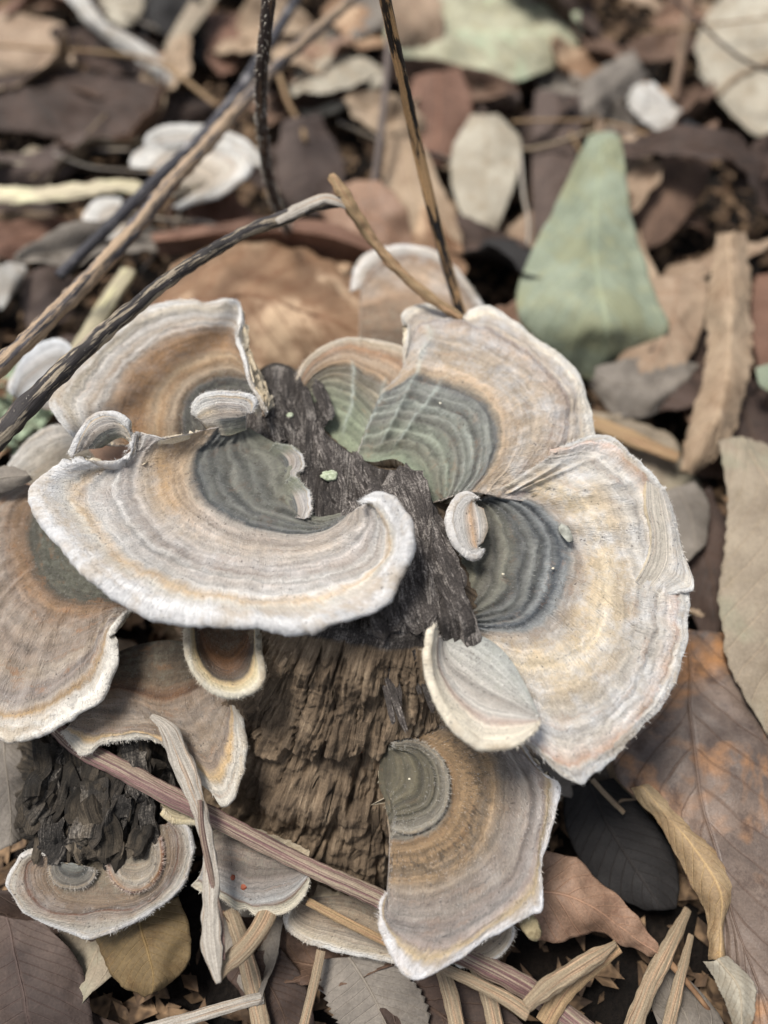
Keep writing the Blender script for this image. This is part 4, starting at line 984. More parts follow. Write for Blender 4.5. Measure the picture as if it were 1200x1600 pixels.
leaf('large pale green leaf propped against the litter, blunt tip folded down',
     [(920,212,3.6),(868,318,2.9),(818,420,2.2),(806,462,1.9),(812,500,1.6),(840,536,1.1),(880,572,.45),(922,596,.1)], [(944,204,3.6),(930,320,3.05),(932,420,2.55),(940,470,2.35),(948,508,2.1),(944,540,1.4),(938,572,.7),(932,598,.1)],
     [(970,206,3.5),(986,320,2.9),(1010,420,2.3),(1030,474,2.0),(1046,512,1.7),(1024,540,1.2),(985,572,.5),(944,598,.1)], 'green', crumple=0.22, nv=7, jag=0.008, corr=0.8, NS=60)
leaf('broad orange brown leaf lying between the two upper bracket fungi',
     [(226,476,1.6),(300,397,1.9),(400,378,2.0),(505,400,1.8),(600,500,1.5),(660,570,1.2)], [(240,492,2.2),(330,462,2.6),(450,478,2.7),(560,522,2.3),(620,560,1.8),(665,580,1.3)],
     [(256,520,1.6),(330,570,1.4),(440,592,1.3),(540,602,1.2),(610,600,1.1),(665,590,1.1)], 'orange', crumple=0.3, jag=0.02, corr=2.5)
leaf2('red brown leaf arching up behind the broad orange brown leaf', [(235,365,1.6),(320,352,2.4),(420,340,2.7),(520,350,2.5),(610,395,1.8)], [(250,400,1.2),(330,395,1.3),(430,400,1.2),(520,410,1.1),(600,420,1.0)], 'red', dz=0.35, w=0.35, crumple=0.15)
leaf('pale yellow green leaf with ragged edge at the back of the litter', [(612,20,1.2),(700,-40,1.3),(820,-60,1.2),(905,10,0.9)], [(600,62,1.4),(700,50,1.6),(800,50,1.5),(908,60,1.0)], [(630,95,1.2),(700,125,1.1),(775,142,1.0),(840,120,0.9),(890,95,0.8)], 'palegreen', crumple=0.35, jag=0.04)
leaf2('wide cream leaf behind the thin black twig', [(1085,70,1.4),(1120,0,1.6),(1200,-50,1.6),(1320,-40,1.2)], [(1095,120,1.1),(1150,190,1.0),(1220,215,0.9),(1330,160,0.8)], 'cream', dz=0.2, crumple=0.25)
leaf2('narrow chocolate brown leaf leaning to the right of the green leaf', [(1120,186,2.4),(1062,222,2.2),(1010,272,1.7),(990,330,1.2),(1005,385,.8)], [(1124,196,2.3),(1112,262,1.8),(1085,325,1.3),(1045,372,1.0),(1015,390,.8)], 'brown', dz=0.1, crumple=0.05)
leaf('long rolled tan leaf with ribbed veins standing beside the peach leaf',
     [(1118,366,2.6),(1106,460,2.2),(1100,560,1.7),(1082,650,1.4),(1062,738,1.0)], [(1140,362,3.0),(1142,460,2.8),(1140,560,2.4),(1115,660,1.9),(1072,740,1.1)], [(1172,362,2.5),(1176,470,2.2),(1170,580,1.8),(1142,690,1.4),(1082,742,1.0)], 'tan', corr=6, crumple=0.25, nv=16, serr=0.06, jag=0.05)
leaf2('peach coloured leaf tucked under the long rolled tan leaf', [(1012,442,1.2),(1000,500,1.2),(960,570,1.1),(930,610,0.9)], [(1104,418,1.5),(1100,500,1.3),(1070,570,1.1),(1000,620,0.8)], 'peach', dz=0.25, crumple=0.3, petiole=None)
leaf2('crumpled grey brown leaf under the folded tip of the green leaf', [(925,600,1.0),(960,650,0.9),(1020,650,0.8),(1060,610,0.8)], [(930,580,1.2),(990,560,1.3),(1050,560,1.2),(1092,572,0.9)], 'grey', dz=0.2, crumple=0.3)
leaf('large grey tan leaf with toothed edge overlapping the blotched leaf', [(1120,688,2.9),(1134,790,2.7),(1118,930,2.4),(1140,1050,2.1),(1200,1150,1.8)], [(1160,680,3.0),(1220,800,3.0),(1250,950,2.8),(1250,1060,2.4),(1225,1170,1.9)], [(1200,690,2.7),(1310,780,2.5),(1370,950,2.3),(1330,1080,2.0),(1240,1175,1.8)], 'greytan', crumple=0.15, serr=0.05, nser=26)
e10 = leaf('big blotched grey and orange leaf with rolled ochre margin below the largest fungus', [(1040,985,1.6),(956,1190,1.5),(1050,1290,1.4),(1112,1400,1.3),(1140,1520,1.2),(1180,1650,1.2)], [(1075,985,1.9),(1082,1140,1.8),(1110,1300,1.6),(1142,1420,1.5),(1182,1530,1.4),(1215,1650,1.3)], [(1170,990,1.8),(1230,1130,1.6),(1300,1250,1.5),(1340,1400,1.4),(1330,1550,1.3),(1260,1650,1.2)], 'blotch', crumple=0.22, NS=70, NU=41, jag=0.02, rib=0.05)
leaf_mesh(e10, PW([(985,1230,1.5),(1050,1320,1.4),(1098,1420,1.3),(1112,1500,1.25)]), PW([(1000,1228,1.75),(1072,1312,1.75),(1122,1400,1.65),(1122,1500,1.5)]), PW([(1015,1225,1.55),(1090,1305,1.5),(1134,1380,1.45),(1130,1500,1.3)]), lmat('ochre'), crumple=0.3, jag=0.05, name='rolled_margin')
leaf2('small curled straw coloured leaf with frilled edge on the blotched leaf', [(1104,1500,1.7),(1120,1540,1.7),(1140,1590,1.6),(1150,1640,1.5)], [(1135,1498,1.7),(1180,1530,1.8),(1182,1570,1.8),(1165,1640,1.5)], 'cream', dz=0.3, crumple=0.2, serr=0.08)
leaf('red brown leaf with curled underside and long stalk below the olive disc bracket', [(835,1325,1.1),(905,1345,1.2),(965,1395,1.1),(1010,1450,0.9),(1046,1500,0.7)], [(828,1390,1.3),(890,1400,1.5),(950,1430,1.3),(1000,1470,1.0),(1048,1502,0.7)], [(826,1470,0.9),(890,1472,1.0),(940,1468,0.9),(990,1490,0.7),(1046,1506,0.6)], 'russet', crumple=0.35)
tube(bpy.data.objects['leaf.%03d' % (len([o for o in bpy.data.objects if o.name.startswith('leaf')]) - 1)], 'petiole', PW([(1040,1498,0.7),(1065,1525,0.6),(1095,1562,0.5),(1130,1610,0.4)]), [0.09, 0.06, 0.05], RIB, ns=8)
leaf2('smooth black leaf in the dark hollow beside the blotched leaf', [(880,1230,0.5),(885,1300,0.4),(930,1380,0.3),(1010,1425,0.2)], [(960,1215,0.6),(1020,1280,0.5),(1060,1350,0.4),(1060,1420,0.3)], 'black', dz=0.15, crumple=0.1)
leaf2('dark purple brown leaf in the corner below the low double lobed fungus', [(-60,1430,0.9),(-70,1520,0.8),(-30,1640,0.7)], [(70,1440,1.0),(125,1500,0.8),(150,1600,0.7),(140,1660,.6)], 'purple', dz=0.2, crumple=0.3)
leaf2('translucent yellow brown leaf curled under the low double lobed fungus', [(150,1450,0.9),(160,1500,0.8),(190,1540,0.7),(225,1560,0.6)], [(280,1400,1.0),(298,1450,0.9),(295,1510,0.7),(250,1545,0.6)], 'yellow', dz=0.3, crumple=0.25)
leaf2('grey leaf with saw toothed edge lying beneath the shaded tan bracket', [(490,1500,0.5),(505,1570,0.4),(560,1640,0.3)], [(600,1490,0.6),(660,1540,0.5),(680,1600,0.4),(690,1660,0.3)], 'grey', dz=0.1, crumple=0.12, serr=0.12, nser=14, nv=9)
leaf2('rusty red leaf standing behind the black tan stem', [(645,120,1.8),(632,180,1.3),(640,250,0.8)], [(720,105,2.0),(738,160,1.6),(735,210,1.1),(700,265,.7)], 'red', dz=0.15, crumple=0.1)
leaf2('pale beige leaf with fine veins between the rusty leaf and the green leaf', [(735,178,1.8),(705,240,1.4),(710,310,1.0),(750,385,0.5)], [(780,180,1.8),(815,220,1.5),(805,290,1.0),(765,385,0.5)], 'cream', dz=0.15, crumple=0.12)
leaf2('folded tan leaf behind the lower half of the black tan stem', [(605,215,1.6),(598,290,1.2),(640,370,0.8),(690,420,0.5)], [(660,225,1.6),(690,290,1.3),(720,350,0.9),(725,420,0.5)], 'tan', dz=0.25, crumple=0.15)
leaf2('cream leaf with scooped edge behind the hairy dark stem', [(452,112,1.0),(455,150,0.8),(480,195,0.6)], [(520,80,1.4),(590,95,1.3),(600,130,1.0),(540,165,.7)], 'cream', dz=0.3, crumple=0.25)
leaf2('long dark brown leaf lying across the litter behind the creamy bracket', [(-30,110,1.1),(80,112,1.4),(200,120,1.4),(340,165,0.9)], [(-30,200,0.7),(80,215,0.7),(200,215,0.6),(330,185,0.6)], 'darkbrown', dz=0.2, w=0.3, crumple=0.3)
leaf2('twisted whitish leaf over the long dark brown leaf', [(90,-20,1.9),(140,40,1.8),(200,85,1.7),(262,135,1.4)], [(130,-30,2.0),(160,30,2.1),(235,75,1.9),(275,128,1.4)], 'white', dz=0.2, crumple=0.25)
leaf2('mottled beige leaf at the far end of the long dark brown leaf', [(-40,30,1.6),(40,20,1.9),(100,40,1.8)], [(-40,120,1.2),(40,112,1.3),(120,105,1.3)], 'peach', dz=0.2, crumple=0.3)
leaf2('purple brown leaf with sharp tip beside the flat pale straw', [(-30,230,1.4),(40,240,1.3),(135,205,1.2)], [(-30,285,0.9),(40,290,0.8),(115,270,0.8),(140,215,1.1)], 'purple', dz=0.2, crumple=0.2)
leaf2('white leaf scrap beside the grey green lichen', [(-20,425,2.0),(-15,450,1.8),(0,485,1.4)], [(15,410,2.0),(42,418,1.8),(25,455,1.5)], 'white', dz=0.1, crumple=0.15)
leaf2('dull purple grey leaf under the two crossing pale stems', [(40,430,1.4),(32,470,1.0),(40,520,0.7)], [(90,410,1.5),(125,450,1.1),(110,500,0.7)], 'purple', dz=0.2, crumple=0.2)
leaf2('dark grey upright leaf in the shade left of the green leaf', [(835,140,1.6),(830,250,1.0),(835,400,0.4)], [(915,150,1.6),(905,250,1.0),(880,400,0.4)], 'purple', dz=0.15, crumple=0.2)
leaf2('twisted grey mauve leaf above the tip of the green leaf', [(905,150,1.6),(930,110,1.8),(990,80,1.6)], [(915,205,1.0),(960,170,1.2),(1015,120,1.2)], 'grey', dz=0.3, crumple=0.3)
leaf2('ragged grey leaf with torn lace edge beside the cream leaf', [(975,140,1.2),(990,180,1.0),(1050,215,0.8)], [(1020,130,1.3),(1070,170,1.1),(1100,205,0.8)], 'white', dz=0.15, crumple=0.35, jag=0.12)
leaf2('weathered grey leaf jammed against the charred wood', [(-30,1140,1.6),(-20,1230,1.3),(0,1330,0.8)], [(30,1150,1.8),(45,1220,1.4),(35,1310,0.9)], 'grey', dz=0.25, crumple=0.35, jag=0.08)
leaf2('torn dark grey bark like leaf above the brown and grey banded fungus', [(-30,730,5.0),(0,728,5.05),(40,735,5.05)], [(-30,775,4.8),(5,772,4.8),(52,750,4.9)], 'grey', dz=0.1, crumple=0.2, jag=0.1)
leaf2('dark brown leaf in shadow right of the largest fungus', [(1040,800,0.9),(1060,900,0.8),(1100,1010,0.7)], [(1110,760,1.2),(1150,850,1.1),(1150,960,0.9)], 'darkbrown', dz=0.2, crumple=0.2)
leaf2('small mauve grey leaf peeping out right of the largest fungus', [(1030,770,1.7),(1050,820,1.6),(1070,880,1.4)], [(1085,752,1.8),(1110,790,1.7),(1105,850,1.5)], 'grey', dz=0.1, crumple=0.15)
leaf2('dark wet brown leaf by the curled straw coloured leaf', [(1100,600,0.6),(1110,700,0.6),(1150,740,0.5)], [(1180,590,0.7),(1240,660,0.7),(1230,740,0.5)], 'darkbrown', dz=0.2, crumple=0.25)
leaf2('orange leaf at the back between the hairy stem and the tan stem', [(500,20,1.2),(540,60,1.1),(560,80,1.0)], [(560,-30,1.4),(620,20,1.2),(620,70,1.0)], 'orange', dz=0.2, crumple=0.3)
leaf2('dark red leaf in the deep gap behind the crossing stems', [(325,20,0.8),(320,80,0.7),(345,120,0.5)], [(380,20,0.9),(385,70,0.7),(370,110,0.5)], 'red', dz=0.1, crumple=0.2)
leaf2('pale strap shaped leaf leaning at the back of the litter', [(320,-30,2.0),(280,30,1.7),(255,75,1.3)], [(350,-20,2.0),(310,40,1.7),(275,80,1.3)], 'greytan', dz=0.1, crumple=0.1)
leaf2('round cream leaf at the far back beside the strap shaped leaf', [(150,-30,1.2),(160,20,1.1),(185,40,1.0)], [(215,-40,1.3),(225,10,1.1),(205,40,1.0)], 'cream', dz=0.15, crumple=0.15)
leaf2('mauve brown leaf standing between the hairy stem and the folded tan leaf', [(440,190,1.5),(430,270,1.0),(450,330,0.6)], [(500,175,1.6),(540,260,1.1),(520,340,0.6)], 'purple', dz=0.2, crumple=0.25)
leaf2('blackish leaf below the bent straw loop', [(330,1500,0.3),(380,1560,0.2),(420,1650,0.2)], [(440,1480,0.4),(480,1540,0.3),(500,1640,0.2)], 'darkbrown', dz=0.15, crumple=0.2)
leaf2('tan leaf with ribbed veins at the right edge above the grey tan leaf', [(1180,430,1.6),(1172,500,1.4),(1185,580,1.1)], [(1260,420,1.6),(1270,500,1.4),(1250,590,1.1)], 'red', dz=0.15, crumple=0.2)
leaf2('green scrap of leaf at the right edge by the rolled tan leaf', [(1180,575,2.0),(1185,600,1.9),(1200,612,1.8)], [(1230,560,2.0),(1240,590,1.9),(1225,612,1.8)], 'green', dz=0.05, crumple=0.05)

# leaf litter between and beneath the traced leaves
looks = {'russet': 'russet', 'orange': 'orange brown', 'brown': 'brown', 'darkbrown': 'dark brown', 'purple': 'purple brown', 'grey': 'grey', 'red': 'red brown', 'tan': 'tan', 'peach': 'peach coloured', 'greytan': 'grey tan', 'black': 'blackish', 'cream': 'cream'}
where = [(*P(a, b_, 0.5)[:2], t) for a, b_, t in [(60, 130, 'beside the long dark brown leaf'), (180, 40, 'beside the twisted whitish leaf'), (60, 260, 'near the purple brown leaf by the flat straw'), (300, 300, 'under the creamy background fungus'), (120, 420, 'under the crossing pale stems'),
  (500, 130, 'near the cream leaf behind the hairy stem'), (480, 290, 'near the mauve brown leaf'), (690, 190, 'near the rusty red leaf'), (760, 300, 'near the pale beige leaf'), (650, 340, 'near the folded tan leaf'), (770, 30, 'under the pale yellow green leaf'), (940, 120, 'near the twisted grey mauve leaf'),
  (930, 420, 'under the green leaf'), (1060, 290, 'near the narrow chocolate brown leaf'), (1150, 80, 'near the wide cream leaf'), (1050, 500, 'near the peach coloured leaf'), (1130, 560, 'near the rolled tan leaf'), (1100, 850, 'right of the largest fungus'), (1190, 900, 'under the grey tan leaf'), (1100, 1200, 'under the blotched leaf'),
  (960, 1320, 'near the smooth black leaf'), (900, 1440, 'near the leaf with the long stalk'), (1020, 1560, 'beside the broad pale straw'), (760, 1560, 'under the hollow beige straw'), (580, 1550, 'near the saw toothed grey leaf'), (400, 1540, 'under the bent grey straw'), (230, 1480, 'near the translucent yellow brown leaf'), (60, 1540, 'near the dark purple brown leaf'), (0, 1250, 'beside the charred wood'), (20, 640, 'under the dark bent stem'), (400, 440, 'under the broad orange brown leaf')]]
def random_leaf(x, y, z, kind, ln, wd, rz, tilt, roll_, seed, curl):
    n = 7
    s_ = np.linspace(0, 1, n)
    w = wd * np.sin(math.pi * np.clip(s_, 0.03, 0.985)) ** 0.75 * (1 - 0.25 * s_) + 0.03
    xx = (s_ - 0.5) * ln
    zz = curl * ln * 0.25 * (s_ - 0.5) ** 2 * 4
    M = np.stack([xx, 0.12 * ln * np.sin(s_ * 2.2) * random.uniform(-1, 1), zz], 1)
    up = random.uniform(0.0, 0.7)
    Lp = M + np.stack([0 * w, w, up * w], 1); Rp = M + np.stack([0 * w, -w, random.uniform(0, 0.7) * w], 1)
    m = Matrix.Rotation(rz, 3, 'Z') @ Matrix.Rotation(tilt, 3, 'Y') @ Matrix.Rotation(roll_, 3, 'X')
    m = np.array(m)
    off = np.array([x, y, z])
    Lp, M, Rp = (q @ m.T + off for q in (Lp, M, Rp))
    lo = min(Lp[:, 2].min(), Rp[:, 2].min(), M[:, 2].min())
    if lo < 0.05:
        for q in (Lp, M, Rp): q[:, 2] += 0.05 - lo
    cap_ = 0.8 if y < 6 else (1.5 if y < 12 else random.uniform(1.2, 3.2))
    lo = min(q[:, 2].min() for q in (Lp, M, Rp)); hi = max(q[:, 2].max() for q in (Lp, M, Rp))
    if hi > cap_:
        for q in (Lp, M, Rp): q[:, 2] = lo + (q[:, 2] - lo) * (cap_ - lo) / (hi - lo)
    d = min(where, key=lambda t: (t[0] - x) ** 2 + (t[1] - y) ** 2)
    shp = 'curled' if abs(curl) > 0.8 else ('narrow' if wd / ln < 0.24 else 'broad' if wd / ln > 0.33 else 'flat')
    serr = random.choice([0, 0, 0.06])
    siz = 'small ' if ln < 4.6 else ('large ' if ln > 6.4 else '')
    if siz and serr: siz = ''
    lab = '%s%s %s leaf%s %s' % (siz, shp, looks[kind], ' with toothed edge' if serr else '', d[2])
    leaf(lab, Lp, M, Rp, kind, world=True, group='fallen leaves in the litter', NS=26, NU=13, seed=seed, crumple=0.55, jag=0.09, serr=serr, rib=0.04)
kinds = ['brown'] * 6 + ['darkbrown'] * 3 + ['purple'] * 1 + ['grey'] * 3 + ['red'] * 1 + ['russet'] * 3 + ['orange'] * 2 + ['tan'] * 4 + ['peach'] * 3 + ['greytan'] * 3 + ['black', 'black', 'darkbrown']
cells = []
for gy in np.arange(-13.5, 46, 3.3):
    for gx in np.arange(-28, 29, 3.8):
        if abs(gx) > 13 + 0.42 * max(gy, 0): continue
        cells.append((gx, gy))
for i, (gx, gy) in enumerate(cells):
    x, y = gx + random.uniform(-1.6, 1.6), gy + random.uniform(-1.6, 1.6)
    if -4.5 < x < 3 and -7 < y < 4: continue
    if 3.6 < x < 7.6 and -8.5 < y < -3.5: continue
    kind = random.choice(kinds)
    far = gy > 12
    if -9 > gy and kind in ('cream', 'peach', 'tan'): kind = 'darkbrown'
    ln = random.uniform(3.5, 7.0) if not far else random.uniform(4, 8); 
    random_leaf(x, y, random.uniform(0.05, 0.5) + (0.25 if far else 0), kind, ln, ln * random.uniform(0.15, 0.36), random.uniform(0, 6.28), random.uniform(-0.35, 0.35) * (1.5 if far else 0.8), random.uniform(-0.7, 0.7), i * 1.3, random.uniform(-1.2, 1.2))

# ------------------------------------------------------------------ stems and straws
def stem_material(name, light, dark, cover=0.5, rough=0.6, streak=14.0, pal=0.75, pan=0.9):
    b = NB(name)
    al, an, ac = b.attr('along'), b.attr('ang'), b.attr('angc')
    v = b.xyz(b.math('MULTIPLY', al, pal), b.math('MULTIPLY', an, pan), b.math('MULTIPLY', ac, pan))
    n = b.noise(v, 1.0, 5, 0.65)
    v2 = b.xyz(b.math('MULTIPLY', al, 1.2), b.math('MULTIPLY', an, streak), b.math('MULTIPLY', ac, streak))
    st_ = b.noise(v2, 0.5, 3, 0.6)
    cl = b.mix(b.rng(st_, 0.3, 0.7, 0, 1), lin(tuple(int(q * 0.72) for q in light)), lin(light))
    cd = b.mix(b.rng(st_, 0.35, 0.8, 0, 1), lin(dark), lin(tuple(min(255, int(q * 1.9 + 8)) for q in dark)))
    c = b.mix(b.rng(n, cover - 0.02, cover + 0.02, 1, 0), cl, cd)
    fine = b.noise(b.scale(b.geo(), 100.0), 30.0, 2, 0.6)
    c = b.mix(1.0, c, b.gray(b.rng(fine, 0.3, 0.7, 0.8, 1.2)), 'MULTIPLY')
    b.bump(b.math('ADD', st_, b.math('MULTIPLY', fine, 0.4)), 0.6, 0.0005)
    return b.done(c, rough)
S_BT = stem_material('stem_black_tan', (200, 160, 114), (22, 20, 20), 0.50, 0.45, 14.0, 0.55, 0.7)
S_DK = stem_material('stem_dark', (160, 146, 126), (34, 31, 30), 0.53, 0.6, 14.0, 0.9, 1.6)
S_HAIRY = stem_material('stem_hairy', (110, 88, 70), (34, 27, 24), 0.60, 0.6)
S_TAN = stem_material('stem_tan', (160, 134, 100), (98, 78, 58), 0.46, 0.6, 14.0, 0.6, 1.6)
S_PALE = stem_material('stem_pale', (176, 152, 126), (52, 49, 50), 0.50, 0.55, 14.0, 0.4, 1.0)
S_STRAW = stem_material('straw', (152, 136, 112), (96, 80, 64), 0.47, 0.6, 16.0, 0.3, 3.0)
S_PURPLE = stem_material('straw_purple', (160, 144, 124), (74, 56, 54), 0.50, 0.55, 22.0, 0.22, 4.0)
S_BLUE = stem_material('straw_grey', (176, 168, 156), (98, 86, 74), 0.44, 0.55, 16.0, 0.25, 3.0)

def stem(name, label, path, rad, mat, cat='stem', hairs=0, hl=0.12, group=None, **kw):
    w = PW(path)
    e = thing(name, w[0], label, cat, group)
    _, p, T, r = tube(e, 'stalk', w, rad, mat, **kw)
    if hairs: bristles(e, p, T, r, hairs, hl, HAIR)
    return e
def hair_mat():
    b = NB('bristle'); n = b.noise(b.scale(b.geo(), 100.0), 9.0, 2)
    return b.done(b.ramp(n, [(0.3, lin((150, 140, 124))), (0.7, lin((206, 200, 190)))]), 0.8)
HAIR = hair_mat()

e = thing('bent_stem', P(0, 680, 7.0), 'dark dry stem bent sharply into a tan tip touching the upper right fungus', 'stem')
_, p, T, r = tube(e, 'stalk', PW([(-40,712,7.2),(0,680,7.3),(80,596,7.5),(180,505,7.6),(280,425,7.7),(380,365,7.8),(440,342,7.85),(490,322,7.9),(534,314,7.9)]), [0.24, 0.23, 0.21, 0.19, 0.17, 0.155, 0.15, 0.17, 0.13], S_DK, nseg=160, ns=14, lump=0.25)
bristles(e, p, T, r, 260, 0.10, HAIR)
_, p, T, r = tube(e, 'split_end', PW([(432,347,7.95),(470,326,8.0),(505,312,8.02),(528,316,7.98),(556,334,7.7)]), [0.09, 0.17, 0.19, 0.14, 0.03], S_BLUE, nseg=50, ns=12, flat=0.45, lump=0.35)
_, p, T, r = tube(e, 'bent_tip', PW([(518,276,8.2),(528,290,8.15),(548,324,7.8),(580,372,7.2),(620,420,6.7),(670,464,6.3),(722,498,5.95)]), [0.10, 0.17, 0.13, 0.14, 0.13, 0.125, 0.11], S_TAN, nseg=160, ns=18, lump=0.45)
bristles(e, p, T, r, 60, 0.08, HAIR)
stem('upright_stem', 'upright stem peeling from black to orange tan behind the fan shaped fungus', [(590,-60,13.2),(606,20,11.8),(628,120,10.2),(650,220,8.6),(676,330,7.0),(700,420,5.6),(718,482,4.8),(730,530,4.2)], [0.13, 0.13, 0.14, 0.15, 0.15, 0.15, 0.15], S_BT, nseg=160, ns=16, hairs=40, hl=0.07, lump=0.06)
stem('hairy_stem', 'slender dark brown hairy stem standing over the creamy background fungus', [(424,-40,11.2),(416,40,10.2),(408,130,8.8),(410,210,7.2),(420,280,5.6),(437,335,4.0),(450,360,2.8)], [0.17, 0.165, 0.16, 0.155, 0.15, 0.14], S_HAIRY, nseg=120, ns=12, hairs=900, hl=0.13, lump=0.2)
stem('long_stem', 'long peeling pale and black stem crossing in front of the creamy fungus', [(600,-60,4.6),(548,0,4.8),(440,96,5.2),(380,160,5.5),(320,230,5.8),(268,286,6.0),(200,370,6.3),(120,455,6.6),(40,535,6.8),(-40,610,7.0)], [0.18, 0.18, 0.2, 0.2, 0.21, 0.21, 0.21], S_PALE, nseg=220, ns=14, lump=0.3)
stem('long_stem', 'thinner black stem running beside the long peeling pale stem', [(480,-30,5.0),(420,70,5.0),(370,150,5.0),(310,220,4.9),(240,285,4.8),(170,355,4.6),(92,432,4.3)], [0.16, 0.2, 0.22, 0.2, 0.18, 0.16], stem_material('stem_black', (150, 146, 146), (38, 37, 40), 0.60), nseg=140, ns=12, lump=0.12)
stem('twig', 'faint grey stem rising in the blur behind the tan leaf', [(608,60,4.0),(600,160,3.2),(590,250,2.2),(578,330,1.2)], [0.13, 0.14, 0.15], stem_material('stem_mauve', (112, 100, 94), (70, 62, 58), 0.45), 'twig')
stem('twig', 'thin black twig arching over the wide cream leaf', [(1030,-20,3.4),(1080,24,3.4),(1130,70,3.2),(1170,98,3.0),(1230,122,2.8)], 0.065, S_HAIRY, 'twig')
stem('twig', 'fine straight brown twig over the wide cream leaf', [(1000,52,2.2),(1100,40,2.3),(1230,24,2.4)], 0.05, S_TAN, 'twig')
stem('twig', 'thin brown twig lying across above the green leaf', [(800,190,2.0),(880,188,2.1),(960,194,2.0),(1060,228,1.8)], 0.06, S_TAN, 'twig')
stem('twig', 'brown twig lying along the long dark brown leaf', [(-30,68,2.2),(60,76,2.3),(160,82,2.3),(250,100,2.1),(340,165,1.6)], [0.07, 0.07, 0.09, 0.1], S_TAN, 'twig')
stem('twig', 'brown woody twig upright beside the wide cream leaf', [(1080,-40,3.0),(1070,40,2.2),(1060,110,1.5),(1050,160,0.9)], [0.22, 0.2, 0.2], stem_material('stem_brown', (130, 108, 88), (84, 66, 54), 0.45), 'twig')
# straws
G_ST = 'dry grass straws'
def straw(label, path, rad, mat=None, **kw):
    kw.setdefault('flat', 0.45); kw.setdefault('lump', 0.15); kw.setdefault('nseg', 80); kw.setdefault('ns', 28); kw.setdefault('ribs', 0.07)
    return stem('straw', label, path, rad, mat or S_STRAW, 'straw', group=G_ST, **kw)
straw('long purple striped straw crossing in front of the stump', [(70,1120,2.9),(120,1165,2.95),(180,1196,2.9),(260,1240,2.8),(340,1280,2.6),(420,1322,2.45),(500,1362,2.3),(600,1408,2.0),(700,1478,1.6),(800,1530,1.3),(860,1568,1.1),(930,1625,1.0)], [0.14, 0.2, 0.21, 0.19, 0.175, 0.18, 0.2, 0.205, 0.22, 0.24], S_PURPLE, flat=0.6, nseg=220)
e = straw('bent grey straw hanging over the purple striped straw', [(236,1118,3.9),(262,1140,3.85),(284,1190,3.6),(304,1240,3.4),(318,1290,3.2),(328,1340,3.0),(330,1400,2.8),(330,1460,2.6),(336,1508,2.45),(342,1536,2.4)], [0.05, 0.19, 0.23, 0.19, 0.15, 0.14, 0.16, 0.18, 0.22, 0.05], S_BLUE, nseg=180, flat=0.3, twist=0.35, lump=0.3)
tube(e, 'folded_blade', PW([(340,1530,2.3),(356,1506,2.2),(385,1478,2.1),(412,1440,1.9),(428,1400,1.6)]), [0.08, 0.2, 0.2, 0.22, 0.22], S_STRAW, nseg=60, ns=12, flat=0.4)
tube(e, 'leaf_sheath', PW([(312,1250,3.45),(316,1300,3.2),(330,1370,2.95),(346,1440,2.6),(350,1500,2.4)]), [0.05, 0.07, 0.06, 0.05, 0.03], S_PURPLE, nseg=60, ns=8, flat=0.5)
straw('pale straw standing under the small grey bracket', [(360,1420,0.8),(380,1480,0.8),(400,1560,0.7),(415,1640,0.7)], [0.16, 0.2, 0.2])
straw('thin whitish straw lying under the bent grey straw', [(220,1612,0.9),(300,1590,0.9),(380,1566,0.8),(412,1558,0.8)], 0.12, S_BLUE)
straw('slim grey straw by the saw toothed grey leaf', [(502,1485,1.0),(490,1540,0.9),(470,1620,0.8)], 0.1)
straw('hollow beige straw with open cut end lying over the purple striped straw', [(822,1572,1.75),(860,1540,1.8),(910,1508,1.8),(962,1474,1.7)], [0.12, 0.18, 0.18, 0.17, 0.16, 0.05], flat=0.7, lump=0.25)
straw('flattened ochre straw blade beside the hollow beige straw', [(850,1600,1.2),(880,1550,1.3),(920,1512,1.4),(966,1478,1.5)], [0.2, 0.2, 0.14], S_TAN, flat=0.3)
straw('thin split straw running down to the hollow beige straw', [(690,1512,1.7),(740,1534,1.6),(790,1560,1.5),(826,1584,1.5)], [0.1, 0.12, 0.15])
straw('broad pale straw slanting through the dark gap below the black leaf', [(1075,1420,0.5),(1050,1470,0.7),(1015,1540,0.8),(975,1640,0.9)], [0.08, 0.17, 0.19, 0.2], lump=0.25)
straw('narrow pale straw beside the broad pale straw', [(1080,1460,0.6),(1062,1530,0.7),(1040,1620,0.8)], [0.06, 0.12, 0.13], lump=0.25)
straw('upright pale straw below the scrap of bracket fungus', [(690,1510,0.9),(705,1560,0.9),(720,1630,0.9)], [0.16, 0.17, 0.17])
straw('dull wide straw beside the upright pale straw', [(740,1500,0.8),(765,1560,0.8),(780,1640,0.8)], [0.16, 0.18, 0.18], S_STRAW)
straw('flat pale straw lying beside the creamy background fungus', [(-40,302,2.1),(40,306,2.1),(110,300,2.2),(190,290,2.2),(235,300,2.0)], [0.42, 0.4, 0.42, 0.34, 0.3], stem_material('straw_cream', (196, 184, 156), (150, 136, 108), 0.46), flat=0.3, lump=0.25)
straw('pale straw leaning behind the dark bent stem', [(200,424,2.4),(170,470,2.6),(140,520,2.8),(110,575,2.8)], [0.28, 0.3, 0.3], stem_material('straw_dull', (176, 166, 138), (140, 128, 100), 0.42), flat=0.5)
straw('thin twig like straw in the hollow beside the black leaf', [(925,1218,1.2),(945,1240,1.2),(975,1270,1.0)], 0.06)
straw('tan straw blade under the grey brown crumpled leaf', [(915,655,1.0),(975,680,0.9),(1060,715,0.8)], [0.25, 0.28, 0.2], S_TAN, flat=0.3)
straw('yellow straw crossing the shaded tan bracket', [(480,1408,1.75),(540,1440,1.7),(610,1475,1.6)], [0.08, 0.09, 0.08], S_TAN)

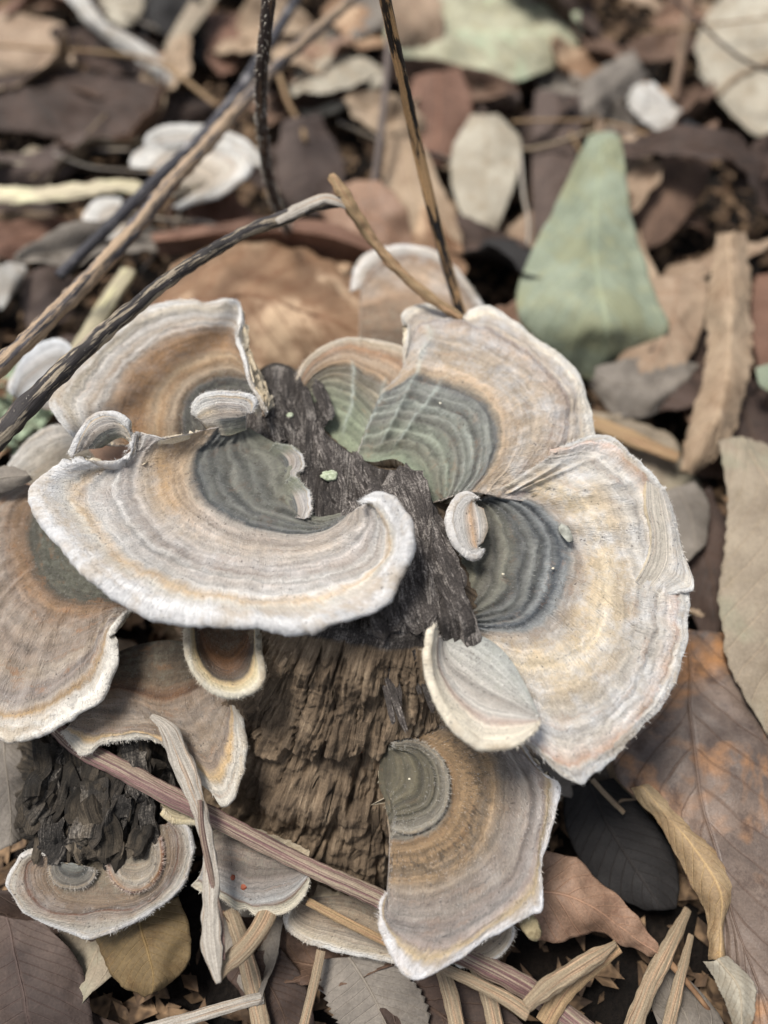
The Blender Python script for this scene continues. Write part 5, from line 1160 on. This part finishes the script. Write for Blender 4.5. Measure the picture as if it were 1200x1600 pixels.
random.seed(21)
wmats = [S_STRAW, S_TAN, S_HAIRY, S_DK, S_BLUE]
wn_ = ['pale dry', 'tan', 'dark brown', 'black flecked', 'grey']
for i in range(34):
    px, py = random.uniform(-20, 1220), random.choice([random.uniform(0, 420), random.uniform(0, 420), random.uniform(1480, 1620)])
    if py > 1000: continue
    c_ = P(px, py, 0); a_ = random.uniform(0, math.pi); L_ = random.uniform(2.0, 7.0)
    d_ = np.array([math.cos(a_), math.sin(a_), random.uniform(-0.1, 0.25)])
    z_0 = 0.8 if py > 1000 else random.uniform(0.9, 1.9)
    c_[2] = z_0
    k = random.randrange(5)
    dd = min(where, key=lambda t: (t[0] - c_[0]) ** 2 + (t[1] - c_[1]) ** 2)
    e = thing('twig', c_, 'thin %s %s stalk %s' % ('long' if L_ > 4.5 else 'short', wn_[k], dd[2]), 'twig', 'loose stalks in the litter')
    pts = np.array([c_ + d_ * L_ * (q - 0.5) + np.array([0, 0, 1]) * 0.12 * random.uniform(-1, 1) + 0.15 * rng.normal(size=3) for q in (0, .3, .6, 1)])
    pts[:, 2] = np.maximum(pts[:, 2], 0.4)
    tube(e, 'stalk', pts, random.uniform(0.04, 0.13), wmats[k], ns=8, nseg=30)

# ------------------------------------------------------------------ small bits
def blob(name, label, cat, c, size, mat, seed, attrs=('lu', 'ls'), rot=0.0, n=28, group=None):
    th_, ph = np.meshgrid(np.linspace(0.02, math.pi - 0.02, n // 2), np.linspace(0, 2 * math.pi, n, endpoint=False), indexing='ij')
    d = np.stack([np.sin(th_) * np.cos(ph), np.sin(th_) * np.sin(ph), np.cos(th_)], -1)
    r_ = 1 + 0.28 * fbm(d[..., 0] * 1.6 + seed, d[..., 1] * 1.6, d[..., 2] * 1.6, 3)
    v = d * r_[..., None] * np.array(size)
    m = np.array(Matrix.Rotation(rot, 3, 'Z')); v = v.reshape(-1, 3) @ m.T + np.array(c)
    o = mesh_obj(name, v, grid_faces(n // 2, n, wrap=True, flip=True), mat, None, {'lu': v[:, 0], 'ls': v[:, 1], 'along': v[:, 0], 'ang': v[:, 1], 'angc': v[:, 2]})
    return tag(o, label, cat, group)
def simple_mat(name, c1, c2, sc=6.0, rough=0.8):
    b = NB(name); pos = b.scale(b.geo(), 100.0); n = b.noise(pos, sc, 4, 0.6)
    b.bump(b.noise(pos, sc * 5, 3, 0.6), 0.6, 0.0005)
    return b.done(b.ramp(n, [(0.35, lin(c1)), (0.65, lin(c2))]), rough)
LICH = simple_mat('lichen', (140, 150, 122), (186, 192, 168), 14.0)
blob('lichen_cushion', 'tiny pale green lichen cushion on the blackened stump top', 'lichen', P(515, 743, 5.72), (0.2, 0.14, 0.08), LICH, 1.0)
blob('lichen_cushion', 'pinhead green lichen dot near the back of the stump top', 'lichen', P(453, 649, 5.72), (0.08, 0.07, 0.05), LICH, 2.0)
REDB = simple_mat('bud_scale', (104, 52, 36), (150, 84, 60), 5.0, 0.5)
SEEDS = [(551, 1160, 2.95, (0.2, 0.3, 0.07), 0.5, 'red brown bud scale lying on the crumbling stump front'), (474, 992, 4.95, (0.07, 0.08, 0.03), 0, 'small red speck high on the stump front under the white lip'), (583, 1124, 3.6, (0.06, 0.07, 0.03), 0, 'small red speck near the crack in the stump front'),
         (364, 1371, 2.05, (0.05, 0.06, 0.03), 0, 'small red speck on the small grey bracket'), (381, 1385, 2.0, (0.07, 0.07, 0.03), 0, 'larger red speck near the cream edge of the small grey bracket')]
for i, (a_, b_, z, sz, ro, lb) in enumerate(SEEDS): blob('bud_scale', lb, 'bud scale', P(a_, b_, z), sz, REDB, i * 3.0, rot=ro)
CRUMB = simple_mat('bark_crumb', (112, 112, 104), (160, 160, 150), 5.0)
blob('bark_crumb', 'grey green bark flake lying at the edge of the ringed grey eye', 'crumb', P(884, 832, 5.62), (0.13, 0.26, 0.02), CRUMB, 5.0, rot=0.4, n=14)
blob('bark_crumb', 'curled olive bark flake caught below the white edge of the olive disc bracket', 'crumb', P(828, 1446, 2.5), (0.18, 0.30, 0.035), simple_mat('bark_flake', (96, 84, 62), (150, 138, 108), 4.0), 6.0, rot=0.6, n=16)
PALE = simple_mat('pale_crumb', (206, 196, 170), (226, 220, 204), 8.0)
for i, (a_, b_, z, lb) in enumerate([(786, 897, 5.42, 'pale crumb on the dark rings of the largest fungus'), (864, 888, 5.45, 'pale crumb at the outer dark ring of the largest fungus'), (688, 630, 6.15, 'pale crumb on the green grey rings of the fan shaped fungus'), (640, 1217, 3.6, 'pale crumb on the olive inner disc')]):
    blob('debris_crumb', lb, 'crumb', P(a_, b_, z), (0.035, 0.024, 0.02), PALE, i * 2.0, n=12)

# ------------------------------------------------------------------ forest floor
def soil_mat():
    b = NB('forest_soil'); pos = b.scale(b.geo(), 100.0)
    n = b.noise(pos, 0.8, 6, 0.65); n2 = b.noise(pos, 7.0, 4, 0.7)
    c = b.ramp(n, [(0.3, lin((16, 13, 11))), (0.55, lin((34, 27, 22))), (0.75, lin((56, 45, 36)))])
    c = b.mix(1.0, c, b.gray(b.rng(n2, 0.3, 0.7, 0.6, 1.3)), 'MULTIPLY')
    b.bump(b.math('ADD', n, n2), 1.0, 0.004)
    return b.done(c, 0.95)
SOIL = soil_mat()
n = 160
q = np.linspace(-1, 1, n); ax = np.sign(q) * (np.abs(q) * 60 + np.abs(q) ** 9 * 20000)
X, Y = np.meshgrid(ax, ax + 8)
Zg = -0.9 + np.where(np.hypot(X, Y) < 80, 0.25 * fbm(X * 0.3, Y * 0.3, 1.0, 4), 0)
g = mesh_obj('ground', np.stack([X, Y, Zg], -1).reshape(-1, 3), grid_faces(n, n), SOIL)
g['kind'] = 'structure'; g['label'] = 'dark damp forest soil under the leaf litter'
# crumbled litter: too many scraps to count
def debris(name, label, n, cols, box, size, seed, zr=(-0.8, -0.1), cat='litter'):
    r = np.random.default_rng(seed)
    c = np.stack([r.uniform(box[0], box[1], n), r.uniform(box[2], box[3], n), r.uniform(zr[0], zr[1], n)], 1)
    a = r.uniform(0, 6.28, n); l = r.uniform(size[0], size[1], n); w = l * r.uniform(0.25, 0.85, n)
    d = np.stack([np.cos(a), np.sin(a), r.normal(0, 0.4, n)], 1) * l[:, None]
    e_ = np.stack([-np.sin(a), np.cos(a), r.normal(0, 0.5, n)], 1) * w[:, None]
    nn_ = np.cross(d, e_); nn_ /= np.linalg.norm(nn_, axis=1, keepdims=True)
    mid_ = nn_ * (w * 0.3)[:, None]
    v = np.stack([c - d, c - e_ * .9 + mid_, c + d, c + e_ + mid_], 1).reshape(-1, 3)
    b = NB(name); pos = b.scale(b.geo(), 100.0); nz = b.noise(pos, 0.9, 3, 0.7)
    m = b.done(b.ramp(nz, [(0.3 + 0.4 * i / (len(cols) - 1), lin(q_)) for i, q_ in enumerate(cols)]), 0.85)
    o = mesh_obj(name, v, np.arange(len(v)).reshape(-1, 4), m, smooth_shade=False)
    return tag(o, label, cat, kind='stuff')
debris('leaf_crumbs', 'crumbled scraps of dead leaves covering the soil', 48000, [(54, 42, 33), (100, 79, 60), (74, 60, 48), (138, 113, 87), (68, 55, 45)], (-45, 45, -32, 62), (0.12, 0.5), 5)
debris('lichen_scraps', 'grey green lichen and moss scraps left of the crossing stems', 1500, [(86, 96, 78), (150, 164, 138), (110, 116, 96), (176, 186, 164)], (-15.5, -10.5, 5.2, 8.6), (0.1, 0.35), 6, zr=(0.3, 1.5), cat='lichen')
